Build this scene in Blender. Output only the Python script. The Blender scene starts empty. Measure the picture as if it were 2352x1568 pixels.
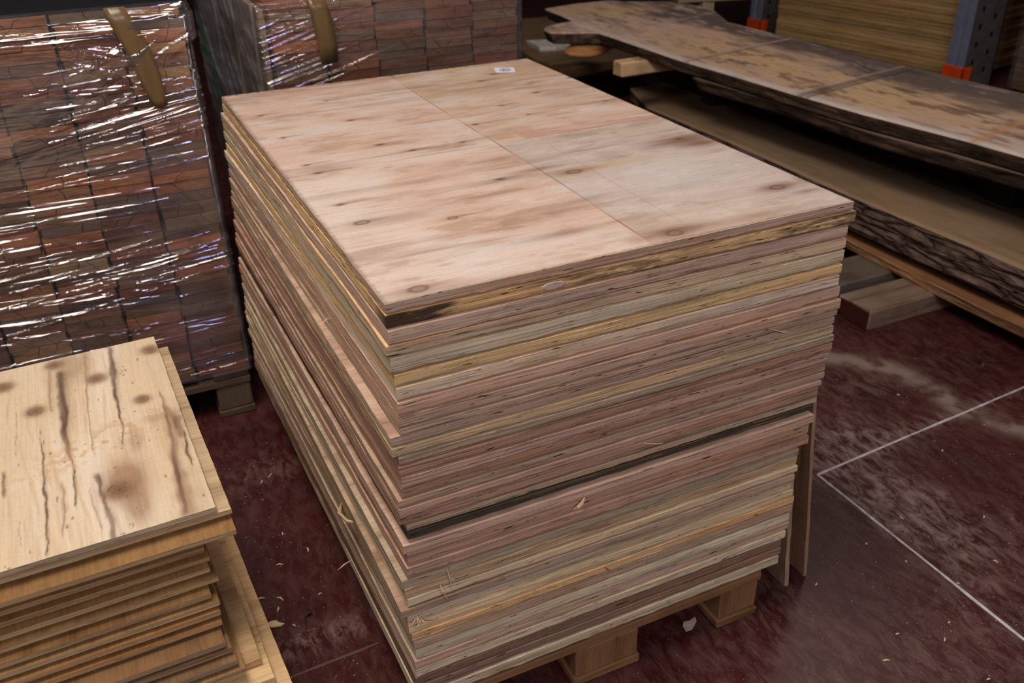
import bpy, math, random
import numpy as np
from mathutils import Matrix, Vector
C = bpy.context.scene.collection
rnd = random.Random(7)
TOP = 0.90                     # height of the big stack's top face

# ------------------------------------------------------------------ helpers
def s2l(c):
    c = np.asarray(c, float) / 255.0
    return np.where(c <= .04045, c / 12.92, ((c + .055) / 1.055) ** 2.4)
def col(r, g, b): 
    v = s2l((r, g, b)); return (float(v[0]), float(v[1]), float(v[2]), 1.0)
def tag(o, label=None, cat=None, group=None, kind=None):
    if label: o['label'] = label
    if cat: o['category'] = cat
    if group: o['group'] = group
    if kind: o['kind'] = kind
    return o
def mesh_obj(name, verts, faces, mats, parent=None, midx=None, smooth=False, color=None, loc=None):
    me = bpy.data.meshes.new(name)
    me.from_pydata([tuple(v) for v in verts], [], faces)
    for m in (mats if isinstance(mats, (list, tuple)) else [mats]): me.materials.append(m)
    if midx is not None: me.polygons.foreach_set('material_index', midx)
    if smooth: me.polygons.foreach_set('use_smooth', [True] * len(me.polygons))
    me.update()
    o = bpy.data.objects.new(name, me); C.objects.link(o)
    if parent: o.parent = parent
    if color: o.color = color
    if loc: o.location = loc
    return o
def empty(name, loc=(0, 0, 0), rz=0):
    o = bpy.data.objects.new(name, None); C.objects.link(o)
    o.empty_display_size = .05; o.location = loc; o.rotation_euler.z = rz
    return o
class MB:
    def __init__(s): s.v = []; s.f = []; s.m = []
    def box(s, x0, x1, y0, y1, z0, z1, b=.0015, m=0, jit=0):
        """box with chamfered edges"""
        b = min(b, (x1-x0)*.3, (y1-y0)*.3, (z1-z0)*.3); n = len(s.v)
        for z, i in ((z0, b), (z0+b, 0), (z1-b, 0), (z1, b)):
            for (x, y, dx, dy) in ((x0, y0, 1, 1), (x1, y0, -1, 1), (x1, y1, -1, -1), (x0, y1, 1, -1)):
                # two points per corner
                px, py = x + dx*i, y + dy*i
                j = lambda: rnd.uniform(-jit, jit) if jit else 0
                if dx == dy: s.v += [(px + j(), py + dy*b, z + j()), (px + dx*b, py + j(), z + j())] if dx == 1 else [(px + j(), py - b, z + j()), (px - b, py + j(), z + j())]
                else: s.v += [(px + dx*b, py + j(), z + j()), (px + j(), py + dy*b, z + j())]
        for k in range(3):
            for a in range(8):
                c = (a + 1) % 8
                s.f.append((n+k*8+a, n+k*8+c, n+k*8+8+c, n+k*8+8+a)); s.m.append(m)
        s.f.append(tuple(n + a for a in reversed(range(8)))); s.m.append(m)
        s.f.append(tuple(n + 24 + a for a in range(8))); s.m.append(m)
    def prism(s, poly, y0, y1, c=.001, m=0):
        """polygon in xz (counter-clockwise seen from -y), extruded along y, front chamfered"""
        n = len(s.v); k = len(poly); cx = sum(p[0] for p in poly)/k; cz = sum(p[1] for p in poly)/k
        for (y, sh) in ((y0, c), (y0 + c, 0), (y1, 0)):
            for p in poly:
                d = math.hypot(p[0]-cx, p[1]-cz) + 1e-6
                s.v.append((p[0] - (p[0]-cx)/d*sh, y, p[1] - (p[1]-cz)/d*sh))
        s.f.append(tuple(n + i for i in range(k))); s.m.append(m)
        for r in range(2):
            for i in range(k):
                j = (i+1) % k
                s.f.append((n+r*k+j, n+r*k+i, n+(r+1)*k+i, n+(r+1)*k+j)); s.m.append(m)
        s.f.append(tuple(n + 2*k + i for i in reversed(range(k)))); s.m.append(m)
    def tube(s, pts, r, seg=6, m=0):
        n = len(s.v); P = [Vector(p) for p in pts]
        for i, p in enumerate(P):
            d = (P[min(i+1, len(P)-1)] - P[max(i-1, 0)]).normalized()
            a = d.orthogonal().normalized(); b = d.cross(a)
            rr = r[i] if isinstance(r, (list, tuple)) else r
            for k in range(seg):
                t = 2*math.pi*k/seg; s.v.append(tuple(p + a*math.cos(t)*rr + b*math.sin(t)*rr))
        for i in range(len(P)-1):
            for k in range(seg):
                k2 = (k+1) % seg
                s.f.append((n+i*seg+k, n+i*seg+k2, n+(i+1)*seg+k2, n+(i+1)*seg+k)); s.m.append(m)
        s.f.append(tuple(n+k for k in reversed(range(seg)))); s.m.append(m)
        s.f.append(tuple(n+(len(P)-1)*seg+k for k in range(seg))); s.m.append(m)
    def build(s, name, mats, parent=None, **k):
        return mesh_obj(name, s.v, s.f, mats, parent, s.m, **k)

# value noise --------------------------------------------------------------
def vnoise(x, y, seed):
    r = np.random.RandomState(seed); T = r.rand(256, 256)
    xi = np.floor(x).astype(int); yi = np.floor(y).astype(int)
    fx = x - xi; fy = y - yi; fx = fx*fx*(3-2*fx); fy = fy*fy*(3-2*fy)
    a = T[xi % 256, yi % 256]; b = T[(xi+1) % 256, yi % 256]; c = T[xi % 256, (yi+1) % 256]; d = T[(xi+1) % 256, (yi+1) % 256]
    return (a*(1-fx)+b*fx)*(1-fy) + (c*(1-fx)+d*fx)*fy
def fbm(x, y, seed, octv=4, gain=.5):
    v = 0; a = 1; t = 0
    for o in range(octv):
        v = v + a*vnoise(x*2**o + 17.3*o, y*2**o + 9.1*o, seed+o); t += a; a *= gain
    return v/t
def ss(a, b, x):
    t = np.clip((x-a)/(b-a), 0, 1); return t*t*(3-2*t)
def mixc(c, d, f):
    return c*(1-f[..., None]) + np.asarray(d)*f[..., None]
def gauss(x, y, cx, cy, rx, ry, ang=0):
    ca, sa = math.cos(ang), math.sin(ang); u = (x-cx)*ca+(y-cy)*sa; v = -(x-cx)*sa+(y-cy)*ca
    return np.exp(-(u/rx)**2-(v/ry)**2)

# ------------------------------------------------------------------ materials
def nt(name, rough=.6, spec=.3):
    m = bpy.data.materials.new(name); m.use_nodes = True; t = m.node_tree
    b = t.nodes['Principled BSDF']; b.inputs['Roughness'].default_value = rough; b.inputs['Specular IOR Level'].default_value = spec
    return m, t, b
def N(t, typ, **k):
    n = t.nodes.new(typ)
    for a, v in k.items():
        if a == 'inp':
            for i, w in v.items(): n.inputs[i].default_value = w
        else: setattr(n, a, v)
    return n
def L(t, a, b): t.links.new(a, b)
def ramp(t, src, stops, interp='LINEAR'):
    r = t.nodes.new('ShaderNodeValToRGB'); cr = r.color_ramp; cr.interpolation = interp
    while len(cr.elements) < len(stops): cr.elements.new(.5)
    for e, (p, c) in zip(cr.elements, stops):
        e.position = p; e.color = c if isinstance(c, (tuple, list)) else (c, c, c, 1)
    L(t, src, r.inputs[0]); return r.outputs[0]
def noise(t, vec, scale, detail=3, rough=.55, dist=0):
    mp = N(t, 'ShaderNodeMapping'); mp.inputs['Scale'].default_value = scale; L(t, vec, mp.inputs[0])
    n = N(t, 'ShaderNodeTexNoise', inp={'Scale': 1.0, 'Detail': detail, 'Roughness': rough, 'Distortion': dist}); L(t, mp.outputs[0], n.inputs['Vector'])
    return n.outputs['Fac']
def mult(t, a, b, fac=1.0, mode='MULTIPLY'):
    m = N(t, 'ShaderNodeMix', data_type='RGBA', blend_type=mode)
    if isinstance(fac, (int, float)): m.inputs[0].default_value = fac
    else: L(t, fac, m.inputs[0])
    for s, i in ((a, 6), (b, 7)):
        if isinstance(s, (tuple, list)): m.inputs[i].default_value = s
        else: L(t, s, m.inputs[i])
    return m.outputs[2]
def bump(t, b, h, strength=.3, dist=.002):
    n = N(t, 'ShaderNodeBump', inp={'Strength': strength, 'Distance': dist}); L(t, h, n.inputs['Height']); L(t, n.outputs[0], b.inputs['Normal'])
def objvec(t, shift=True):
    tc = N(t, 'ShaderNodeTexCoord')
    if not shift: return tc.outputs['Object']
    oi = N(t, 'ShaderNodeObjectInfo'); mu = N(t, 'ShaderNodeMath', operation='MULTIPLY', inp={1: 37.0}); L(t, oi.outputs['Random'], mu.inputs[0])
    ad = N(t, 'ShaderNodeVectorMath', operation='ADD'); L(t, tc.outputs['Object'], ad.inputs[0]); L(t, mu.outputs[0], ad.inputs[1])
    return ad.outputs[0]

def ply_edge(name, zs=1.0, contrast=1.0, stain=False):
    """cut edge of plywood: stacked veneers seen as fine lines along the edge"""
    m, t, b = nt(name, .75, .2)
    v = objvec(t); oi = N(t, 'ShaderNodeObjectInfo')
    n1 = noise(t, v, (1.3, 1.3, 190*zs), 4, .66, .15)
    lay = ramp(t, n1, [(.34, .58), (.42, .86), (.47, 1.06), (.52, .84), (.60, 1.06), (.70, 1.24)])
    n2 = noise(t, v, (7, 7, 900*zs), 3, .65)
    fine = ramp(t, n2, [(.33, .62), (.5, 1.0), (.68, 1.25)])
    n3 = noise(t, v, (30, 30, 360*zs), 2, .5)
    void = ramp(t, n3, [(.66, 1.0), (.71, .12)])
    n8 = noise(t, v, (.9, .9, 130*zs), 4, .6)
    crack = ramp(t, n8, [(.490, 1.0), (.498, .22), (.502, .22), (.510, 1.0)])
    n9 = noise(t, v, (.7, .7, 80*zs), 3, .6)
    pale = ramp(t, n9, [(.55, 0), (.562, .6), (.574, 0)])
    n4 = noise(t, v, (2.0, 2.0, 40), 3, .6)
    hue = ramp(t, n4, [(.3, (.97, .99, 1.04, 1)), (.5, (1, 1, 1, 1)), (.72, (1.12, .96, .82, 1))])
    n5 = noise(t, v, (4, 4, 60*zs), 4, .7)
    dirt = ramp(t, n5, [(.28, (.40, .34, .30, 1)), (.44, (.92, .9, .88, 1)), (.6, (1, 1, 1, 1))])
    c = mult(t, oi.outputs['Color'], lay, contrast); c = mult(t, c, fine, contrast); c = mult(t, c, hue); c = mult(t, c, dirt, .85)
    c = mult(t, c, col(232, 178, 122), pale, 'MIX'); c = mult(t, c, crack, .9); c = mult(t, c, void)
    if stain:
        tc = N(t, 'ShaderNodeTexCoord'); sp = N(t, 'ShaderNodeSeparateXYZ'); L(t, tc.outputs['Object'], sp.inputs[0])
        sy_ = ramp(t, sp.outputs[1], [(0, 1), (.05, 0)]); env = ramp(t, sp.outputs[0], [(0, 1), (.075, 1), (.115, .1), (.2, .08), (.30, .55), (.42, .62), (.50, .2), (.60, .1), (.66, .6), (.74, .7), (.80, .9)])
        n6 = noise(t, v, (22, 22, 140), 4, .65)
        mth = N(t, 'ShaderNodeMath', operation='MULTIPLY'); L(t, env, mth.inputs[0]); L(t, ramp(t, n6, [(.40, 0), (.60, 1)]), mth.inputs[1])
        e2 = N(t, 'ShaderNodeMath', operation='ADD', use_clamp=True); L(t, mth.outputs[0], e2.inputs[0])
        m2 = N(t, 'ShaderNodeMath', operation='MULTIPLY'); L(t, ramp(t, sp.outputs[0], [(0, 1), (.06, .9), (.10, 0)]), m2.inputs[0]); L(t, ramp(t, n6, [(.25, .3), (.5, 1)]), m2.inputs[1]); L(t, m2.outputs[0], e2.inputs[1])
        e3 = N(t, 'ShaderNodeMath', operation='MULTIPLY'); L(t, e2.outputs[0], e3.inputs[0]); L(t, sy_, e3.inputs[1]); c = mult(t, c, (.022, .016, .012, 1), ramp(t, e3.outputs[0], [(0, 0), (.35, .5), (1, .92)]), 'MIX')
    L(t, c, b.inputs['Base Color'])
    h = N(t, 'ShaderNodeMath', operation='ADD'); L(t, n1, h.inputs[0]); L(t, n2, h.inputs[1])
    bump(t, b, h.outputs[0], .55, .0015)
    return m
def wood_face(name, along='x', k=1.0, rough=.6):
    """rotary veneer or sawn face, grain along one axis, tinted by the object's colour"""
    m, t, b = nt(name, rough, .3)
    v = objvec(t); oi = N(t, 'ShaderNodeObjectInfo')
    sc = {'x': (2.2, 28, 28), 'y': (28, 2.2, 28), 'z': (28, 28, 2.2)}[along]
    n1 = noise(t, v, sc, 5, .6, .4)
    n2 = noise(t, v, tuple(s*9 for s in sc), 3, .6)
    n3 = noise(t, v, (5, 5, 5), 4, .6)
    c = mult(t, oi.outputs['Color'], ramp(t, n1, [(.28, (.55, .45, .38, 1)), (.45, (.9, .87, .84, 1)), (.62, (1.05, 1.04, 1.02, 1))]), k)
    c = mult(t, c, ramp(t, n2, [(.3, .8), (.6, 1.06)]), k); c = mult(t, c, ramp(t, n3, [(.32, (.6, .55, .52, 1)), (.5, (1, 1, 1, 1))]), .7*k)
    L(t, c, b.inputs['Base Color']); bump(t, b, n1, .35, .002)
    return m
def attr_mat(name, rough=.55, spec=.3, grain=(6, 260, 260), gk=.5, bs=.12):
    m, t, b = nt(name, rough, spec)
    a = N(t, 'ShaderNodeVertexColor', layer_name='Col'); tc = N(t, 'ShaderNodeTexCoord')
    n = noise(t, tc.outputs['Object'], grain, 4, .65)
    n2 = noise(t, tc.outputs['Object'], (170, 170, 170), 2, .6)
    c = mult(t, a.outputs['Color'], ramp(t, n, [(.28, .72), (.5, 1.0), (.7, 1.08)]), gk)
    c = mult(t, c, ramp(t, n2, [(.2, .8), (.5, 1.0)]), gk)
    L(t, c, b.inputs['Base Color']); bump(t, b, n, bs, .001)
    return m
M = {}
COLSIDE = 1
M['edge'] = ply_edge('plywood_edge')
M['edge_st'] = ply_edge('plywood_edge_blackened', stain=True)
M['edge_thin'] = ply_edge('thin_plywood_edge', zs=1.8, contrast=1.0)
M['face_x'] = wood_face('veneer_face_along_x'); M['face_y'] = wood_face('veneer_face_along_y'); M['face_z'] = wood_face('upright_board_face', 'z')
M['face_amber'] = wood_face('dark_amber_veneer', 'y', 1.0, .55); _t = M['face_amber'].node_tree; _b = _t.nodes['Principled BSDF']; _l = _b.inputs['Base Color'].links[0].from_socket; L(_t, mult(_t, _l, (.62, .49, .36, 1)), _b.inputs['Base Color'])  # amber tint, browner and darker than the plain face
M['top_big'] = attr_mat('sanded_veneer_top', .42, .35)
M['top_left'] = attr_mat('fresh_veneer_top', .5, .3, (260, 6, 260))
M['slab_top'] = attr_mat('dusty_slab_top', .7, .25, (40, 8, 40), .7, .3)
# sawn and waney slab edges
def side_mat(name, a, b_, c_, sc=(30, 6, 30)):
    m, t, b = nt(name, .85, .15); tc = N(t, 'ShaderNodeTexCoord'); o = tc.outputs['Object']
    n = noise(t, o, sc, 5, .7, .5); n2 = noise(t, o, (7, 3, 9), 4, .6)
    c = mult(t, ramp(t, n, [(.32, a), (.5, b_), (.68, c_)]), ramp(t, n2, [(.3, .45), (.6, 1.15)])); L(t, c, b.inputs['Base Color']); bump(t, b, n, .8, .006); return m
M['slab_side'] = side_mat('shaded_waney_edge', col(34, 27, 22), col(84, 66, 52), col(120, 100, 84))  # bark-brown edge colour, darkened for the side turned from the lamps
M['slab_low'] = side_mat('pale_waney_edge', col(130, 92, 64), col(206, 158, 118), col(230, 190, 150))
# cut board ends
m, t, b = nt('board_end_grain', .65, .3); v = objvec(t); oi = N(t, 'ShaderNodeObjectInfo')
c = mult(t, oi.outputs['Color'], ramp(t, noise(t, v, (14, 14, 60), 4, .65), [(.3, (.45, .38, .34, 1)), (.5, (.95, .9, .88, 1)), (.68, (1.15, 1.1, 1.0, 1))]))
n = noise(t, v, (60, 60, 420), 3, .6); c = mult(t, c, ramp(t, n, [(.35, .75), (.6, 1.05)]))
L(t, c, b.inputs['Base Color']); bump(t, b, n, .4, .0015); M['end'] = m
# bark
m, t, b = nt('rough_bark', .9, .15); tc = N(t, 'ShaderNodeTexCoord')
mp = N(t, 'ShaderNodeMapping', inp={'Scale': (16, 5.5, 30)}); L(t, tc.outputs['Object'], mp.inputs[0])
nz = N(t, 'ShaderNodeTexNoise', inp={'Scale': 1.2, 'Detail': 3.0}); L(t, mp.outputs[0], nz.inputs['Vector'])
ad = N(t, 'ShaderNodeVectorMath', operation='ADD'); L(t, mp.outputs[0], ad.inputs[0]); L(t, nz.outputs['Color'], ad.inputs[1])
vo = N(t, 'ShaderNodeTexVoronoi', feature='DISTANCE_TO_EDGE', inp={'Scale': 1.0}); L(t, ad.outputs[0], vo.inputs['Vector'])
n3 = noise(t, tc.outputs['Object'], (60, 25, 60), 4, .7)
c = mult(t, ramp(t, vo.outputs['Distance'], [(0, col(44, 33, 28)), (.05, col(98, 78, 68)), (.5, col(142, 116, 104))]), ramp(t, n3, [(.3, .5), (.6, 1.15)]))
L(t, c, b.inputs['Base Color']); bump(t, b, ramp(t, vo.outputs['Distance'], [(0, 0), (.25, 1)]), 1.0, .008); M['bark'] = m
# floor
m, t, b = nt('red_painted_concrete', .38, .3); at = N(t, 'ShaderNodeVertexColor', layer_name='Col'); tc = N(t, 'ShaderNodeTexCoord'); o = tc.outputs['Object']
red = ramp(t, noise(t, o, (5, 5, 5), 5, .65), [(.3, col(54, 20, 20)), (.5, col(68, 26, 26)), (.7, col(80, 38, 38))])
d1 = noise(t, o, (38, 16, 20), 6, .75, .6)
dust = N(t, 'ShaderNodeMath', operation='MULTIPLY', use_clamp=True); sepc = N(t, 'ShaderNodeSeparateColor'); L(t, at.outputs['Color'], sepc.inputs[0])
L(t, ramp(t, d1, [(.42, .0), (.62, 1)]), dust.inputs[0]); L(t, sepc.outputs[0], dust.inputs[1])
c = mult(t, red, col(150, 122, 116), dust.outputs[0], 'MIX')
c = mult(t, c, col(150, 130, 118), sepc.outputs[1], 'MIX')
spk = ramp(t, noise(t, o, (190, 190, 190), 2, .5), [(.70, 0), (.74, .6)])
c = mult(t, c, col(190, 165, 140), spk, 'MIX')
L(t, c, b.inputs['Base Color']); L(t, ramp(t, dust.outputs[0], [(0, .36), (1, .8)]), b.inputs['Roughness']); bump(t, b, d1, .12, .001); M['floor'] = m
def plain(name, c, rough=.5, spec=.4, metal=0.0, var=.25, sc=20):
    m, t, b = nt(name, rough, spec); v = objvec(t)
    k = mult(t, c, ramp(t, noise(t, v, (sc, sc, sc), 4, .6), [(.3, 1-var), (.7, 1+var*.4)]))
    L(t, k, b.inputs['Base Color']); b.inputs['Metallic'].default_value = metal
    return m
M['redend'] = plain('dull_red_paint', col(72, 30, 30), .7, .2, 0, .4, 30)
M['joint'] = plain('pale_joint_strip', col(215, 205, 205), .4, .5, 0, .35, 60)  # shine of the joints put into a paler colour
M['grime'] = plain('joint_grime', col(105, 85, 80), .7, .2)
M['white'] = plain('white_paint', col(232, 226, 216), .6, .3, 0, .4, 30)
M['steel'] = plain('blue_grey_steel', col(132, 136, 158), .35, .5, .1, .15)
M['web'] = plain('dull_steel_web', col(92, 84, 84), .5, .4, .1, .3)
M['orange'] = plain('orange_plastic', col(235, 78, 20), .45, .4, 0, .15)
M['dark'] = plain('slot_shade_and_black_parts', col(14, 13, 13), .9, .1)  # near-black: painted shade of the slots, also rear flange and dark chip
M['darkwood'] = wood_face('dark_reclaimed_wood', 'y'); 
M['shade_cover'] = plain('shade_black_cover', col(24, 24, 28), .6, .3)  # near-black: shade on the load's top put into the colour
M['paper'] = plain('paper', col(232, 228, 240), .6, .3, 0, .04)
M['ink'] = plain('blue_ink', col(70, 66, 130), .5, .3, 0, .1)
M['green'] = plain('green_plastic', col(30, 185, 85), .35, .5, 0, .3)
M['plaster'] = plain('plaster_smear', col(205, 178, 160), .8, .2, 0, .2, 90)
M['redpaint'] = plain('red_crayon', col(190, 70, 50), .7, .2)
M['splinter'] = plain('fresh_splinter', col(225, 195, 150), .6, .3, 0, .2, 60)
# packing tape
m, t, b = nt('brown_packing_tape', .28, .5); L(t, mult(t, col(112, 88, 56), ramp(t, noise(t, objvec(t), (30, 30, 8), 3), [(.3, .8), (.7, 1.1)])), b.inputs['Base Color']); M['tape'] = m
# stretch film
def film_mat(name, milk, gloss):
    m = bpy.data.materials.new(name); m.use_nodes = True; t = m.node_tree; t.nodes.clear()
    out = N(t, 'ShaderNodeOutputMaterial'); tr = N(t, 'ShaderNodeBsdfTransparent'); tr.inputs[0].default_value = (.84, .84, .86, 1)
    gl = N(t, 'ShaderNodeBsdfGlossy'); gl.inputs['Roughness'].default_value = .07; gl.inputs['Color'].default_value = (1, .98, 1, 1)
    df = N(t, 'ShaderNodeBsdfDiffuse'); df.inputs[0].default_value = (.62, .62, .68, 1)
    tc = N(t, 'ShaderNodeTexCoord'); o = tc.outputs['Object']
    n = noise(t, o, (2.2, 2.2, 120), 3, .55, .1); n2 = noise(t, o, (9, 9, 420), 2, .5)
    a = N(t, 'ShaderNodeMath', operation='ADD'); L(t, n, a.inputs[0]); mm = N(t, 'ShaderNodeMath', operation='MULTIPLY', inp={1: .35}); L(t, n2, mm.inputs[0]); L(t, mm.outputs[0], a.inputs[1])
    bp = N(t, 'ShaderNodeBump', inp={'Strength': .22, 'Distance': .004}); L(t, a.outputs[0], bp.inputs['Height']); L(t, bp.outputs[0], gl.inputs['Normal'])
    m1 = N(t, 'ShaderNodeMixShader'); mk = ramp(t, noise(t, o, (4, 4, 22), 4, .65), [(.4, milk*.4), (.7, milk*2.0)]); L(t, mk, m1.inputs[0]); L(t, tr.outputs[0], m1.inputs[1]); L(t, df.outputs[0], m1.inputs[2])
    lw = N(t, 'ShaderNodeLayerWeight', inp={'Blend': .35}); mr = ramp(t, lw.outputs['Fresnel'], [(0, gloss), (.4, gloss), (1, .3)])
    m2 = N(t, 'ShaderNodeMixShader'); L(t, mr, m2.inputs[0]); L(t, m1.outputs[0], m2.inputs[1]); L(t, gl.outputs[0], m2.inputs[2]); L(t, m2.outputs[0], out.inputs[0])
    return m
M['film'] = film_mat('clear_stretch_film', .05, .13)
M['film_side'] = film_mat('lightened_side_film', .16, .12)  # milkier copy that lightens the side walls where too little light falls

# ------------------------------------------------------------------ setting
def gridaxis(parts):
    a = []
    for (s, e, st) in parts: a += list(np.arange(s, e, st))
    return np.array(a + [parts[-1][1]])
def color_attr(me, colors):
    at = me.color_attributes.new('Col', 'FLOAT_COLOR', 'POINT')
    at.data.foreach_set('color', np.concatenate([colors, np.ones((len(colors), 1))], 1).astype(np.float32).ravel())
xs = gridaxis([(-6, -1, .5), (-1, .6, .04), (.6, 2.4, .008), (2.4, 9, .4)]); ys = gridaxis([(-6, -1, .5), (-1, -.4, .05), (-.4, 1.0, .008), (1.0, 2, .1), (2, 10, .5)])
X, Y = np.meshgrid(xs, ys); nx, ny = len(xs), len(ys)
dsc = .12 + .5*gauss(X, Y, 1.4, .05, .5, .45) * ss(.38, .6, fbm(X*3, Y*3, 5)) * 1.6 + .9*gauss(X, Y, 1.33, .38, .13, .10) + .35*gauss(X, Y, -.12, .35, .14, .03)*2 + .3*gauss(X, Y, -.08, .95, .1, .06)
dsc += .22*gauss(X, Y, 1.1, -.25, .6, .2)
dsc += .7*gauss(X, Y, 1.21, .15, .05, .3) + .5*gauss(X, Y, 1.6, .36, .4, .03)
band = np.zeros_like(X)
pl = [(1.50, .86), (1.63, .72), (1.71, .62), (1.728, .50), (1.728, .34), (1.79, .22), (1.92, .12), (2.1, .05)]
for (a, b2) in zip(pl[:-1], pl[1:]):
    ax, ay = a; bx, by = b2; tt = np.clip(((X-ax)*(bx-ax)+(Y-ay)*(by-ay))/((bx-ax)**2+(by-ay)**2), 0, 1)
    dd = np.hypot(X-ax-tt*(bx-ax), Y-ay-tt*(by-ay)); band = np.maximum(band, np.exp(-(dd/.038)**2))
band2 = np.clip(band*(.15+1.2*ss(.25, .75, fbm(X*26, Y*26, 9, 4))), 0, 1)*.8
fc = np.stack([np.clip(dsc, 0, 1), band2 + 0, X*0], -1).reshape(-1, 3)
idx = np.arange(nx*ny).reshape(ny, nx)
fa = np.stack([idx[:-1, :-1], idx[:-1, 1:], idx[1:, 1:], idx[1:, :-1]], -1).reshape(-1, 4)
fl = mesh_obj('floor', np.stack([X.ravel(), Y.ravel(), 0*X.ravel()], 1).tolist(), fa.tolist(), M['floor'])
color_attr(fl.data, fc); tag(fl, kind='structure')
def strip(name, p, q, w, h, mat, jig=.002):
    p = Vector(p); q = Vector(q); n = 60; d = (q-p).normalized(); s = Vector((-d.y, d.x)); mb = MB()
    for i in range(n+1):
        c = p.lerp(q, i/n); a = w*(.7+.5*rnd.random()); 
        for sg, z in ((-1, 0.0), (-.6, h), (.6, h), (1, 0.0)): 
            e = c + s*(sg*a/2 + rnd.uniform(-jig, jig)*.3); mb.v.append((e.x, e.y, z))
        if i: 
            for k in range(3): mb.f.append((4*i-4+k, 4*i+k, 4*i+1+k, 4*i-3+k)); mb.m.append(0)
    return tag(mb.build(name, mat), kind='structure')
strip('trim_1', (1.166, .318), (1.163, -2.5), .007, .0012, M['joint'])
strip('trim_2', (1.166, .318), (4.0, .50), .007, .0012, M['joint'])
strip('trim_3', (-2.5, .20), (.0, .285), .006, .0009, M['grime'])

M['wall'] = plain('grey_hall_wall', col(96, 90, 88), .8, .2)
def wall(name, x0, x1, y0, y1, z0, z1):
    mb = MB(); mb.box(x0, x1, y0, y1, z0, z1, .002); return tag(mb.build(name, M['wall']), kind='structure')
wall('wall_left', -6.2, -6.0, -6, 10, 0, 5); wall('wall_right', 9.0, 9.2, -6, 10, 0, 5); wall('wall_back', -6.2, 9.2, 10.0, 10.2, 0, 5); wall('wall_front', -6.2, 9.2, -6.2, -6.0, 3.4, 5); wall('ceiling', -6.2, 9.2, -6.2, 10.2, 5, 5.2)

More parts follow.
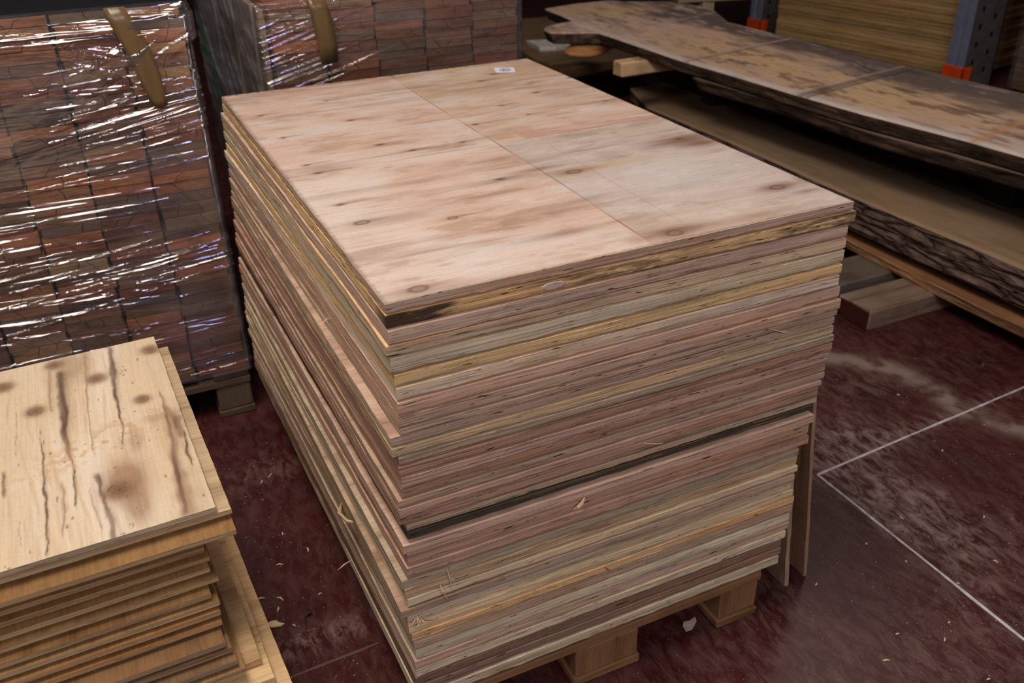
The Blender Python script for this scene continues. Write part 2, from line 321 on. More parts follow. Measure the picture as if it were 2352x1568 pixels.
# ------------------------------------------------------------------ plywood sheets
def top_big_colors(x, y):
    pink = s2l((216, 184, 166)); tan = s2l((204, 174, 144)); grey = s2l((196, 182, 174)); rose = s2l((202, 150, 136)); br = s2l((150, 112, 92)); wht = s2l((222, 203, 192))
    wx = x + .02*(fbm(x*4, y*4, 31)-.5)
    g1 = fbm(wx*3.2, y*26, 3, 5, .6); g2 = fbm(wx*9, y*95, 4, 4, .6); big = fbm(x*3.4, y*5, 8, 3)
    c = np.broadcast_to(pink, x.shape+(3,)).copy()
    left = x < .415
    c = np.where(left[..., None], mixc(c, wht, ss(.4, .65, big)*.7), c)
    c = np.where((~left & (y > .56))[..., None], mixc(c, tan, ss(.45, 1.15, y - .25*(x-.4)/.4 + .15*(big-.5))*.8+.12), c)
    c = np.where((~left & (y <= .56))[..., None], mixc(mixc(c, grey, .75*np.ones_like(x)), tan, ss(.45, .7, big)*.35), c)
    mot = fbm(wx*7, y*16, 131, 5, .65); mot2 = fbm(wx*16, y*38, 133, 4, .6)
    c = mixc(c, s2l((172, 136, 114)), ss(.54, .74, mot)*.42); c = mixc(c, s2l((224, 212, 208)), ss(.46, .28, mot)*.45); c = mixc(c, s2l((160, 124, 102)), ss(.60, .78, mot2)*.35); c = mixc(c, s2l((226, 214, 208)), ss(.42, .28, mot2)*.25)
    c = mixc(c, s2l((206, 196, 196)), gauss(x, y, .62, .27, .16, .12)*.6)
    c = mixc(c, rose, ((y > .562) & (y < .562+.05-.03*(x-.48)/.32) & (x > .48)).astype(float)*.75)
    c = mixc(c, tan, np.clip((gauss(x, y, .55, .345, .1, .018) + gauss(x, y, .47, .34, .05, .02)), 0, 1)*.8)
    c = mixc(c, br, ss(.56, .80, g1)*.50); c = mixc(c, br*.8, ss(.66, .85, g2)*.20); c = mixc(c, wht, ss(.5, .22, g1)*.35)
    # patches of brown stain along the grain
    for (cx, cy, rx, ry, a) in [(.742, .405, .060, .034, 1.0), (.765, .375, .045, .026, .95), (.70, .40, .05, .015, .35), (.729, .108, .035, .017, 1.0), (.468, .030, .055, .018, 1.0), (.408, .384, .06, .012, .7), (.34, .36, .09, .012, .5), (.45, .345, .05, .015, .55), (.12, .278, .09, .022, .45), (.321, .1, .07, .012, .7), (.22, .655, .06, .008, .5), (.255, .60, .03, .006, .7),
                              (.76, .07, .03, .012, .6), (.79, .12, .01, .03, .5), (.39, .47, .05, .02, .5), (.33, .18, .07, .02, .4), (.40, .21, .05, .012, .5), (.07, .58, .05, .02, .5), (.62, .02, .12, .012, .35), (.1, .01, .1, .008, .5), (.2, .43, .18, .012, .25), (.05, .43, .06, .01, .35), (.3, .3, .12, .01, .25), (.16, .12, .1, .015, .25)]:
        f = gauss(x, y, cx, cy, rx, ry)*(.55+.9*(fbm(wx*14, y*70, 55)-.2)); c = mixc(c, br*.75, np.clip(f*a, 0, .9))
    knots = [(.207, 1.042), (.21, .858), (.047, .992), (.053, .803), (.211, .663), (.059, .555), (.051, .609), (.335, .368), (.589, 1.034), (.539, .808), (.559, .712), (.657, .871), (.793, .957), (.757, .727), (.467, .341), (.729, .108), (.466, .023), (.055, .022), (.058, .287), (.255, .598), (.192, .238), (.741, .415), (.43, .70), (.36, .60), (.645, 1.085), (.05, .38)]
    dk = s2l((66, 44, 38))
    for i, (cx, cy) in enumerate(knots):
        s = .0045 + .0035*((i*37 % 10)/10); s = .0075 if i in (7, 14, 15, 16) else s
        if i in (16, 17, 18, 20, 14, 15): 
            r = np.hypot((x-cx)/(s*1.6), (y-cy)/s); ring = np.exp(-((r-1)/.35)**2); c = mixc(c, dk, np.clip(ring*.8 + np.exp(-(r/.35)**2)*.6, 0, 1)); c = mixc(c, br*.9, np.exp(-(r/2.4)**2)*.35); c = mixc(c, s2l((186, 160, 150)), np.exp(-((r-.5)/.25)**2)*.3)
        else:
            c = mixc(c, dk, np.clip(gauss(x, y, cx, cy, s*1.5, s*.8)*1.0, 0, .92)); 
        c = mixc(c, br, gauss(x, y, cx+.02, cy+.002, s*5.5, s*.9)*.55)
    # seams
    sx = .4135 + .004*np.sin(y*5); c = mixc(c, s2l((128, 80, 62)), np.exp(-((x-sx)/.0011)**2)*.75); c = mixc(c, s2l((235, 170, 150)), np.exp(-((x-sx+.003)/.0016)**2)*.6*ss(.3, 0, y))
    c = mixc(c, s2l((120, 62, 50)), np.exp(-((y-.562)/.0014)**2)*.8*(x > .475)); c = mixc(c, s2l((120, 62, 50)), np.exp(-((x-.478)/.001)**2)*.7*((y > .562) & (y < .615)))
    c = mixc(c, s2l((150, 110, 92)), np.exp(-((y-.595)/.0011)**2)*.6*(x < .414)); c = mixc(c, s2l((150, 110, 92)), np.exp(-((y-.742)/.001)**2)*.35*(x < .414))
    for sx2 in (.47, .50): c = mixc(c, s2l((150, 130, 118)), np.exp(-((x-sx2)/.001)**2)*.4*((y > .05) & (y < .5)))
    # grubby frayed margins
    e = np.minimum(np.minimum(x, .794-x)*1.0, np.minimum(y, 1.2-y)); fr = fbm(x*12, y*320, 77, 4, .7); fr2 = fbm(x*120, y*12, 78, 3)
    c = mixc(c, s2l((112, 82, 66)), np.clip(ss(.008, 0, x-.009*(fr-.5))*.5, 0, 1)); c = mixc(c, s2l((112, 82, 66)), np.clip(ss(.007, 0, y-.004*(fr2-.5))*.45, 0, 1)); c = mixc(c, s2l((120, 90, 74)), np.clip(ss(.012, 0, 1.2-y-.03*(fr2-.5))*.55, 0, 1))
    c = mixc(c, s2l((120, 82, 62)), np.clip(ss(.004, 0, .794-x-.004*(fr-.5))*.6, 0, 1))
    return c
def top_left_colors(x, y):
    """fresh veneer: grain along y, knots, mineral streaks"""
    base = s2l((222, 198, 166)); lt = s2l((232, 212, 188)); br = s2l((150, 112, 86)); dk2 = s2l((92, 62, 50)); dk = s2l((66, 44, 38)); yel = s2l((214, 182, 140))
    wx = x + .016*(fbm(x*8, y*5, 61)-.5) + .010*np.sin(y*9+x*8)
    kn = [(-0.1774, 0.545, 0.0103), (-0.0131, 0.524, 0.0115), (-0.1135, 0.459, 0.0115), (-0.0514, 0.35, 0.0092), (-0.2159, 0.393, 0.011), (-0.2619, 0.502, 0.0115), (-0.1172, 0.105, 0.0149)]
    for (cx, cy, s) in kn:
        d2 = ((x-cx)/(s*3))**2+((y-cy)/(s*4))**2; wx = wx + (x-cx)*-.35*np.exp(-d2)
    g1 = fbm(wx*34, y*2.2, 63, 4, .6); g2 = fbm(wx*150, y*6, 64, 4, .6); big = fbm(x*7, y*3, 65, 3)
    c = np.broadcast_to(base, x.shape+(3,)).copy(); c = mixc(c, lt, ss(.4, .65, big)); c = mixc(c, yel, ss(.5, .75, g1)*.6); c = mixc(c, br, ss(.68, .88, g1)*.4); c = mixc(c, yel*.85, ss(.58, .78, g2)*.4)
    jx = x + .0022*(fbm(x*90, y*45, 66, 3)-.5)*2 + .003*(fbm(x*0+1, y*30, 67, 2)-.5)
    def line(P, w, a, cc):
        nonlocal c
        py = np.array([p[1] for p in P])[::-1]; px = np.array([p[0] for p in P])[::-1]; ww = np.interp(y, py, np.array(w)[::-1])*(.7+.6*fbm(x*0+5, y*40, 68, 3)); cx = np.interp(y, py, px)
        ins = ss(py[0]-.012, py[0]+.006, y)*ss(py[-1]+.012, py[-1]-.006, y); d = (jx-cx)/ww
        prof = np.clip(1.25*np.exp(-np.abs(d)**3), 0, 1)*.75 + .35*np.exp(-((jx-cx-ww*.8)/(ww*1.6))**2)
        c = mixc(c, cc, np.clip(prof*a*ins*(.65+.6*fbm(x*140, y*9, 69, 3)), 0, .93))
    for (px_, py_, rx, ry, a) in [(-0.1521, 0.526, .030, .050, .55), (-0.1054, 0.127, .028, .050, .75), (-0.0978, 0.06, .018, .045, .65), (-0.0779, 0.225, .012, .03, .45), (-0.0259, 0.28, .03, .012, .4)]:
        f = gauss(x + .01*(fbm(x*30, y*30, 70)-.5), y, px_, py_, rx, ry); c = mixc(c, br, np.clip(f*1.5, 0, 1)*a)
    line([(-0.0796, 0.568), (-0.0818, 0.532), (-0.0854, 0.461), (-0.0909, 0.391), (-0.0922, 0.329), (-0.0919, 0.28), (-0.0969, 0.226)], [0.0045, 0.0045, 0.0049, 0.0032, 0.0018, 0.0012, 0.0008], 0.85, dk2)
    line([(-0.1706, 0.512), (-0.1714, 0.433), (-0.174, 0.362), (-0.178, 0.305), (-0.177, 0.249), (-0.1732, 0.216), (-0.173, 0.166), (-0.1756, 0.123), (-0.1796, 0.095)], [0.0051, 0.0077, 0.0064, 0.0051, 0.0033, 0.0013, 0.0012, 0.0018, 0.0008], 0.8, dk2)
    line([(-0.1236, 0.566), (-0.1305, 0.457), (-0.1366, 0.373), (-0.1394, 0.294), (-0.14, 0.221)], [0.0038, 0.0023, 0.0015, 0.001, 0.0008], 0.6, br)
    line([(-0.2124, 0.323), (-0.212, 0.249), (-0.2148, 0.2), (-0.2154, 0.128), (-0.218, 0.056), (-0.2209, 0.004)], [0.0005, 0.0013, 0.0019, 0.0018, 0.0015, 0.0012], 0.92, dk2)
    line([(-0.1871, 0.526), (-0.1901, 0.443), (-0.1923, 0.381)], [0.0026, 0.0028, 0.0018], 0.5, br)
    line([(-0.1913, 0.159), (-0.1918, 0.116), (-0.1955, 0.07), (-0.2008, 0.034)], [0.0015, 0.0019, 0.0018, 0.001], 0.65, br)
    line([(-0.1423, 0.158), (-0.1418, 0.118), (-0.1402, 0.078), (-0.1366, 0.04), (-0.1373, -0.009)], [0.0038, 0.0026, 0.0031, 0.0038, 0.0033], 0.75, dk2)
    line([(-0.1575, 0.126), (-0.1543, 0.074), (-0.1502, 0.022)], [0.0008, 0.0013, 0.0008], 0.6, br)
    line([(-0.021, 0.36), (-0.0207, 0.313), (-0.0182, 0.271), (-0.0259, 0.198), (-0.0318, 0.144), (-0.0326, 0.094), (-0.0353, 0.047), (-0.037, 0.0)], [0.0013, 0.0026, 0.0102, 0.0077, 0.0057, 0.0102, 0.0115, 0.0102], 0.7, br)
    line([(-0.0207, 0.313), (-0.0242, 0.245), (-0.0296, 0.178), (-0.0339, 0.115), (-0.037, 0.056), (-0.0397, 0.008)], [0.001, 0.002, 0.0026, 0.0038, 0.0033, 0.0026], 0.6, dk2)
    line([(-0.0062, 0.216), (-0.0101, 0.163), (-0.0116, 0.121)], [0.0013, 0.0023, 0.001], 0.85, dk2)
    line([(-0.0094, 0.266), (-0.0116, 0.205)], [0.0064, 0.0051], 0.6, dk2)
    line([(-0.2445, 0.403), (-0.2471, 0.331), (-0.2513, 0.27)], [0.0005, 0.0006, 0.0005], 0.5, br)
    line([(-0.2688, 0.227), (-0.269, 0.167)], [0.0023, 0.0018], 0.8, dk2)
    line([(-0.2517, 0.091), (-0.2526, 0.04)], [0.0006, 0.0006], 0.5, br)
    for (cx, cy, s) in kn:
        ex = x + .003*(fbm(x*60, y*60, 71)-.5); r = np.hypot((ex-cx)/s, (y-cy)/(s*1.1)); c = mixc(c, br, np.clip(1.3*np.exp(-(r/1.6)**3), 0, 1)*.8); c = mixc(c, dk, np.clip(np.exp(-((r-.55)/.16)**2)*.22+np.exp(-(r/.22)**2)*.5+.35*np.exp(-(r/1.1)**2)*(.75+.25*np.sin(r*16+5*fbm(x*40, y*40, 74))) + .4*np.exp(-((r-1.0)/.12)**2)*ss(.45, .6, fbm(x*80, y*80, 72)), 0, .9))
    c = mixc(c, s2l((196, 148, 104)), ss(.5, .62, fbm(x*90, y*90, 90))*gauss(x, y, -.13, .25, .13, .035, .45)*.6)
    c = mixc(c, s2l((110, 80, 66)), ss(.80, .84, fbm(x*120, y*60, 91, 3))*.6)
    return c

def sheet(name, q, z0, z1, mats, color, seed, colfn=None, res=None, n=44, jig=.0012, sag=0.0, lift=None, origin=None):
    """plywood sheet. q = corners (front-left, front-right, back-right, back-left) in world xy. lift(x, y) bends it."""
    r = random.Random(seed); ox, oy = origin or (q[0][0], q[0][1])
    if res: U = int(math.hypot(q[1][0]-q[0][0], q[1][1]-q[0][1])/res); V = int(math.hypot(q[3][0]-q[0][0], q[3][1]-q[0][1])/res)
    else: U = V = n
    u, v = np.meshgrid(np.linspace(0, 1, U+1), np.linspace(0, 1, V+1)); q = np.array(q, float)
    P = (q[0]*((1-u)*(1-v))[..., None] + q[1]*(u*(1-v))[..., None] + q[2]*(u*v)[..., None] + q[3]*((1-u)*v)[..., None])
    def wav(k, m): return sum(math.sin(k*f + r.uniform(0, 6))*a for f, a in ((3, .5), (11, .3), (37, .2)))*m
    je = [[sum(a*math.sin(f*tt+ph) for f, a, ph in fs) for tt in np.linspace(0, 1, c+1)] for c, fs in ((U, [(4, .5, r.random()*6), (19, .35, r.random()*6), (70, .25, r.random()*6)]), (V, [(4, .5, r.random()*6), (19, .35, r.random()*6), (70, .25, r.random()*6)]), (U, [(6, 1, 1)]), (V, [(5, .5, r.random()*6), (23, .35, 2), (80, .25, 3)]))]
    P[0, :, 1] += np.array(je[0])*jig; P[-1, :, 1] += np.array(je[2])*jig; P[:, 0, 0] += np.array(je[1])*jig; P[:, -1, 0] += np.array(je[3])*jig
    H = np.zeros(u.shape) if lift is None else lift(P[..., 0], P[..., 1])
    H = H - sag*np.sin(u*math.pi)*0
    nv = (U+1)*(V+1); idx = np.arange(nv).reshape(V+1, U+1)
    top = np.stack([P[..., 0]-ox, P[..., 1]-oy, H + (z1-z0)], -1).reshape(-1, 3)
    border = list(idx[0, :]) + list(idx[1:, -1]) + list(idx[-1, -2::-1]) + list(idx[-2:0:-1, 0]); B = len(border)
    tb = top[border]; ctr = tb.mean(0); th = z1-z0; c = min(.0007, th*.07)
    # outline a touch outside the top face so the rim is chamfered
    out = tb.copy(); d = tb[:, :2]-ctr[:2]; sx = np.where(np.abs(d[:, 0]) > np.abs(d[:, 0]).max()*.985, np.sign(d[:, 0]), 0); sy = np.where(np.abs(d[:, 1]) > np.abs(d[:, 1]).max()*.99, np.sign(d[:, 1]), 0)
    rough = np.array([r.uniform(-.7, .5) for _ in range(B)])*c*(.12 if res else 1)
    rr_ = rough*.9
    def ring(dz, o): 
        a = tb.copy(); a[:, 2] -= dz; a[:, 0] = a[:, 0] + sx*(o+rough*.6); a[:, 1] = a[:, 1] + sy*(o+rough*.6); return a
    per_ = np.arange(B)*(.006 if res else .025); un = fbm(per_*30 + seed, per_*0 + seed*3.1, seed % 97, 4, .6)
    uc = np.clip(th*.13*(.35+2.0*np.clip(un-.25, 0, 1)), .0004, .0045)
    rings = [ring(c, c), ring(th*.36, c*.9), ring(th-uc*2.2, c*1.1), ring(th-uc, c*.2), ring(th, -uc*1.1)]
    V3 = [top] + rings; verts = np.concatenate(V3)
    F = np.stack([idx[:-1, :-1], idx[:-1, 1:], idx[1:, 1:], idx[1:, :-1]], -1).reshape(-1, 4).tolist(); mi = [0]*len(F)
    prev = np.array(border)
    for k in range(5):
        cur = nv + k*B + np.arange(B)
        for i in range(B): j = (i+1) % B; F.append([int(prev[j]), int(prev[i]), int(cur[i]), int(cur[j])]); mi.append(1)
        prev = cur
    F.append([int(i) for i in prev[::-1]]); mi.append(0)
    o = mesh_obj(name, verts.tolist(), F, mats, None, mi, color=color, loc=(ox, oy, z0))
    if colfn is not None:
        cc = colfn(P[..., 0], P[..., 1]).reshape(-1, 3); cc = np.concatenate([cc, np.tile(cc.mean(0), (5*B, 1))]); color_attr(o.data, np.clip(cc, 0, 1))
    return o

ORD = ['topmost', 'second', 'third', 'fourth', 'fifth', 'sixth', 'seventh', 'eighth', 'ninth', 'tenth', 'eleventh', 'twelfth', 'thirteenth', 'fourteenth', 'fifteenth', 'sixteenth', 'seventeenth', 'eighteenth', 'nineteenth', 'twentieth']
TENS = {2: 'twenty', 3: 'thirty', 4: 'forty'}
def ordinal(i):
    """i is 1-based"""
    if i <= 20: return ORD[i-1]
    t_, u_ = divmod(i, 10)
    return {2: 'twentieth', 3: 'thirtieth', 4: 'fortieth'}[t_] if u_ == 0 else TENS[t_] + '-' + (['first'] + ORD[1:])[u_-1]

Zs = [.900, .882, .860, .836, .815, .789, .768, .745, .722, .701, .688, .670, .652, .636, .616, .595, .576, .560, .546, .525, .512, .4955, .490, .470, .444, .422, .418, .399, .379, .361, .341, .322, .302, .283, .262, .240, .219, .198, .180, .160, .1355]
PK = (214, 178, 154); PU = (208, 178, 155); TN = (222, 192, 154); YE = (236, 196, 142); PA = (232, 212, 180); BR = (196, 156, 130); GR = (190, 168, 144); DB = (150, 120, 100); CR = (236, 212, 172)
# (colour, words, left x, right x, material)
rows = [(PU, 'rosy brown', 0, .794, 'e'), (YE, 'yellowish, black-stained', .0, .803, 's'), (PU, 'grey-brown', 0, .790, 'e'), (TN, 'tan, red-cornered', -.003, .792, 'e'), (PA, 'pale tan', .0, .793, 'e'), (YE, 'yellowish tan', .004, .793, 'e'), (PA, 'pale cream-edged', .006, .793, 'e'),
        (PK, 'pinkish brown', .003, .798, 'e'), (PK, 'pinkish brown', .004, .802, 'e'), (PU, 'purplish brown', .004, .800, 'e'), (PU, 'mauve-brown', -.011, .796, 'e'), (TN, 'orange-tinged', -.009, .799, 'e'), (GR, 'grey-brown', -.002, .801, 'e'), (BR, 'reddish brown', -.004, .800, 'e'), (PK, 'pinkish brown', -.002, .797, 'e'), (BR, 'reddish brown', -.003, .795, 'e'), (PU, 'grey-pink', -.009, .795, 'e'),
        (PK, 'pinkish', -.010, .790, 'e'), (BR, 'brown', -.009, .788, 'e'), (GR, 'grey', .001, .787, 'e'), ((78, 68, 58), 'dark charcoal', .000, .783, 'e'), (PK, 'pinkish brown', -.008, .784, 'e'), (BR, 'reddish brown', -.004, .781, 'e'), (PK, 'cream-rimmed pinkish', -.006, .782, 'e'),  # charcoal sheet forms the dark band under the grey one
        (GR, 'dull grey-brown', -.016, .765, 'e'), (TN, 'dull tan', -.012, .766, 'e'), (PA, 'pale', -.010, .767, 'e'), (PU, 'pinkish grey', -.023, .760, 'e'), (PA, 'pale grey', -.013, .761, 'e'), (CR, 'pale', -.011, .766, 'e'), (YE, 'mustard yellow', -.008, .773, 'e'), (PU, 'pinkish grey', -.006, .770, 'e'), (PA, 'pale grey-brown', -.005, .768, 'e'), (PU, 'greyish', -.008, .770, 'e'), (PA, 'pale', -.007, .766, 'e'), (DB, 'dark brown', -.009, .758, 'e'), (DB, 'dark brown', -.007, .757, 'e'), (PA, 'pale', -.009, .756, 'e')]
levels = []; zi = [z for z in Zs]
gaps = {22, 26}
k = 0; pairs = []
i = 0
while i < len(Zs)-1:
    a, b2 = Zs[i], Zs[i+1]
    if (abs(a-.4955) < 1e-6) or (abs(a-.422) < 1e-6): i += 1; continue   # small dark gaps
    pairs.append((a, b2)); i += 1
def backleft(z): return float(np.interp(z, [.13, .22, .35, .54, .64, .85, .9], [-.030, -.032, -.030, -.024, -.018, -.005, 0]))
print('sheets', len(pairs), len(rows))
for i, (z1, z0) in enumerate(pairs):
    cc, words, xl, xr, em = rows[min(i, len(rows)-1)]
    r = random.Random(100+i); n1 = i+1
    jy = r.uniform(-.002, .002) if i else 0; yb = 1.2 if i == 0 else r.uniform(1.205, 1.222); xb = backleft(z1) + (r.uniform(-.003, .002) if i else 0)
    if i == 21: jy = -.003
    if i in (10, 28): jy = .003
    kb_ = r.uniform(-12, 10); cb = tuple(int(max(0, min(255, v+kb_+r.uniform(-2, 2)))) for v in cc)
    z0b = z0
    if abs(z0-.490) < 1e-6: z0b = .4905
    if i == 0:
        o = sheet('plywood_sheet', [(0, 0), (.794, 0), (.794, 1.2), (0, 1.2)], z0+.0016, z1, [M['top_big'], M['edge']], col(*cb), 1, top_big_colors, .0028)
        tag(o, 'pale pink-tan veneered plywood sheet, topmost of the big central stack')
    else:
        o = sheet('plywood_sheet', [(xl, jy), (xr, jy + r.uniform(-.002, .002)), (xr + r.uniform(-.004, .004), yb), (xb, yb)], z0b+.0014, z1-.0003, [M['face_x'], M['edge_st' if em == 's' else 'edge']], col(*cb), 200+i)
        pos = 'bottom one' if i == len(pairs)-1 else (ordinal(n1) + ' from the top')
        tag(o, f'{words} plywood sheet, {pos} in the big central stack')
    tag(o, cat='plywood sheet', group='plywood sheets in the big central stack')
# small dark gaps are open: thin spacers keep the upper sheets up
def thing_box(name, x0, x1, y0, y1, z0, z1, mat, color, label, cat, b=.002, group=None, rz=0, jit=0, parent=None):
    cx, cy = (x0+x1)/2, (y0+y1)/2; mb = MB(); mb.box(x0-cx, x1-cx, y0-cy, y1-cy, 0, z1-z0, b, jit=jit)
    o = mb.build(name, mat, color=color, loc=(cx, cy, z0)); o.rotation_euler.z = rz
    return tag(o, label, cat, group)

# ------------------------------------------------------------------ pallets
def pallet(loc, W, D, H, label, color, deckn=5, group=None):
    root = empty('wooden_pallet', loc); tag(root, label, 'pallet', group)
    k = H/.144; t1 = .022*k; bh = H-3*t1
    for i in range(3):
        w = .10 if i != 1 else .145; x = [0, W/2-.0725, W-.10][i]
        mb = MB(); mb.box(x, x+w, 0, D, 0, t1, .003, jit=.001); mb.build('bottom_board', M['face_y'], root, color=color)
        for j in range(3):
            y = [0, D/2-.07, D-.10][j]; h = .10 if j != 1 else .14
            mb = MB(); mb.box(x+.004, x+w-.004, y+.003, y+h-.003, t1, t1+bh, .004, jit=.0015); mb.build('block', M['face_z'], root, color=color)
    for j in range(3):
        y = [0, D/2-.0725, D-.10][j]; mb = MB(); mb.box(0, W, y, y+[.10, .145, .10][j], t1+bh, 2*t1+bh, .003, jit=.001); mb.build('stringer_board', M['face_x'], root, color=color)
    xs_ = np.linspace(0, W-.1, deckn)
    for x in xs_: 
        mb = MB(); mb.box(x+.002, x+.098, 0, D, 2*t1+bh, H, .003, jit=.001); mb.build('deck_board', M['face_y'], root, color=color)
    return root
pallet((.018, .012, 0), .715, 1.2, .1342, 'worn wooden pallet carrying the big central plywood stack', col(150, 110, 76))

# leaning panels right of the stack
def lean(x_foot, x_top, y0, y1, ztop, th, color, label):
    mb = MB(); n = 10; 
    for i in range(n+1):
        f = i/n; x = x_foot + (x_top-x_foot)*f; z = ztop*f
        for (dx, y) in ((0, y0), (th, y0), (th, y1), (0, y1)): mb.v.append((x+dx-x_foot, y-y0+rnd.uniform(-.0015, .0015), z))
        if i:
            for k in range(4): a = 4*(i-1)+k; b_ = 4*(i-1)+(k+1) % 4; mb.f.append((a, b_, b_+4, a+4)); mb.m.append(1 if k in (0, 2) else 0)
    mb.f.append((3, 2, 1, 0)); mb.m.append(0); mb.f.append(tuple(4*n+k for k in range(4))); mb.m.append(0)
    o = mb.build('leaning_board', [M['face_z'], M['edge_up']], color=color, loc=(x_foot, y0, 0)); return tag(o, label, 'panel', 'thin panels leaning on the right of the central stack')
m, t, b = nt('upright_panel_edge', .7, .2); v = objvec(t); oi = N(t, 'ShaderNodeObjectInfo'); c = mult(t, oi.outputs['Color'], ramp(t, noise(t, v, (300, 300, 4), 4, .6), [(.3, .6), (.6, 1.1)])); L(t, c, b.inputs['Base Color']); M['edge_up'] = m
lean(.835, .792, .047, .95, .40, .010, col(190, 160, 132), 'shorter thin panel standing on the floor against the right side of the big stack')
lean(.893, .806, .052, .98, .70, .008, col(176, 140, 110), 'taller thin panel leaning behind the shorter one, right of the big stack')

# sticker with handwriting
lab = empty('paper_label', (.687, 1.108, TOP+.0003)); tag(lab, 'small white paper label with handwritten blue number on the top plywood sheet', 'label')
q = [(-.031, -.015), (.013, -.035), (.032, .015), (-.015, .036)]
mb = MB(); mb.v = [(x, y, 0) for x, y in q] + [(x, y, .0003) for x, y in q]; mb.f = [(3, 2, 1, 0), (4, 5, 6, 7)] + [(i, (i+1) % 4, (i+1) % 4+4, i+4) for i in range(4)]; mb.m = [0]*6; mb.build('paper', M['paper'], lab)
ax_ = Vector((.047, -.020, 0)).normalized(); ay_ = Vector((.018, .050, 0)).normalized()
def W2(u, v): p = ax_*u + ay_*v; return (p.x, p.y, .0006)
mb = MB(); ell = lambda cx, cy, rx, ry, a0=0, a1=6.3, n=18: [W2(cx+rx*math.cos(a0+(a1-a0)*i/n), cy+ry*math.sin(a0+(a1-a0)*i/n)) for i in range(n+1)]
mb.tube(ell(-.0055, .003, .0042, .0065), .0007, 4); mb.tube([W2(-.0015, .003), W2(-.001, -.004), W2(-.003, -.010), W2(-.007, -.010)], .0007, 4); mb.tube(ell(.006, -.001, .0048, .0095), .0007, 4)
mb.tube(ell(0, -.001, .0145, .0135, .2, 6.0), .0005, 4); mb.build('handwriting', M['ink'], lab)

# marks and splinters on the front of the stack
def splinter(pts, r, label, mat='splinter'):
    p0 = Vector(pts[0]); mb = MB(); n = len(pts); mb.tube([tuple(Vector(p)-p0) for p in pts], [r*(.35 if i in (0, n-1) else 1) for i in range(n)], 5)
    o = mb.build('wood_splinter', M[mat], loc=tuple(p0)); return tag(o, label, 'splinter')
splinter([(.058, -.004, .352), (.052, -.009, .364), (.047, -.010, .380), (.044, -.005, .392)], .0016, 'pale wood splinter sticking out low on the near left of the stack front')
splinter([(.058, -.003, .420), (.061, -.006, .40), (.063, -.004, .375)], .0015, 'thin dull splinter hanging beside the pale one on the stack front')
splinter([(.285, -.003, .455), (.290, -.010, .462), (.298, -.008, .466), (.306, -.003, .472)], .0030, 'orange-pink curled chip on the middle of the stack front')
splinter([(.655, -.003, .700), (.68, -.007, .690), (.70, -.004, .683)], .0011, 'thin brown splinter high on the right of the stack front')
splinter([(.415, -.003, .545), (.44, -.007, .538), (.455, -.003, .533)], .0010, 'thin pink splinter halfway up the right of the stack front')
splinter([(-.012, .40, .285), (-.030, .35, .30), (-.028, .29, .325), (-.012, .262, .335)], .0035, 'long pale torn strip curling off the left side of the stack')
splinter([(-.028, .30, .222), (-.045, .29, .226), (-.06, .285, .222)], .0014, 'short pale splinter poking out of the lower left side of the stack')
splinter([(-.006, .31, .735), (-.014, .303, .738), (-.024, .30, .733)], .0012, 'tiny twisted splinter on the upper left side of the stack')
splinter([(-.03, 1.1, .42), (-.05, 1.08, .40), (-.04, 1.05, .38)], .0009, 'hair-thin splinter at the far left side of the stack')
for j in range(7): 
    a = rnd.uniform(-1, 1); splinter([(.0+rnd.uniform(-.003, .01), .004, .338+rnd.uniform(-.004, .006)), (.0+a*.012, -.010, .332+rnd.uniform(-.008, .008)), (.008+a*.02, -.008, .33+rnd.uniform(-.01, .01))], .0009, 'pale fibre in the frayed tuft at the near lower corner of the stack')['group'] = 'frayed tuft at the near corner of the stack'
def patch(name, cx, cz, rx, rz_, mat, label, cat, y=-.0012):
    mb = MB(); n = 22; 
    for yy in (0, -.0012):
        for i in range(n): a = 2*math.pi*i/n; k = 1+rnd.uniform(-.25, .25) if yy == 0 else None; mb.v.append((math.cos(a)*rx*(.85 if yy else 1)*(1+.09*math.sin(i*2.7)), yy, math.sin(a)*rz_*(.85 if yy else 1)*(1+.09*math.sin(i*2.7))))
    mb.f = [tuple(range(n, 2*n))] + [((i+1) % n, i, i+n, (i+1) % n+n) for i in range(n)]; mb.m = [0]*(n+1)
    return tag(mb.build(name, mat, loc=(cx, y, cz)), label, cat)
patch('plaster_smear', .247, .8715, .020, .006, M['plaster'], 'pinkish smear of dried plaster on the yellowish sheet edge', 'smear')
cm_ = splinter([(.350, -.0032, .3005), (.355, -.0034, .293), (.361, -.0032, .286)], .0013, 'short red crayon mark on the mustard yellow sheet edge', 'redpaint'); cm_['category'] = 'mark'; cm_.name = 'crayon_mark'
bpy.data.objects[-1] if False else None

# ------------------------------------------------------------------ left front stack of thin panels
LW = .62
def lsheet(i, xr, yf, yb, z1, th, xl, color, words, skew=.0, front='x', colfn=None, bend=0, lab=None):
    # right edge follows the line seen in the photo: x grows towards the front
    q = [(xl, yf-.018), (xr, yf), (xr-skew, yb), (xl-.0, yb-.022)]
    lf = None
    if bend: lf = lambda X_, Y_: bend*np.clip((X_-xl)/(xr-xl), 0, 1)**2
    th = th*.86 if i < 16 else th
    o = sheet('thin_plywood_sheet', q, z1-th, z1, [M['top_left'] if colfn is not None else (M['face_amber'] if 1 < i < 16 else M['face_y']), M['edge_thin']], color, 300+i, colfn, .0018 if colfn is not None else None, n=40, jig=.0007, lift=lf, origin=(xr, yf))
    return tag(o, lab or f'{words}, {ordinal(i+1)} from the top of the near left stack', 'plywood sheet', 'thin plywood sheets in the near left stack')
tcf = lambda X_, Y_: top_left_colors(X_+.255 + (Y_-.076)*.036, Y_-.076)
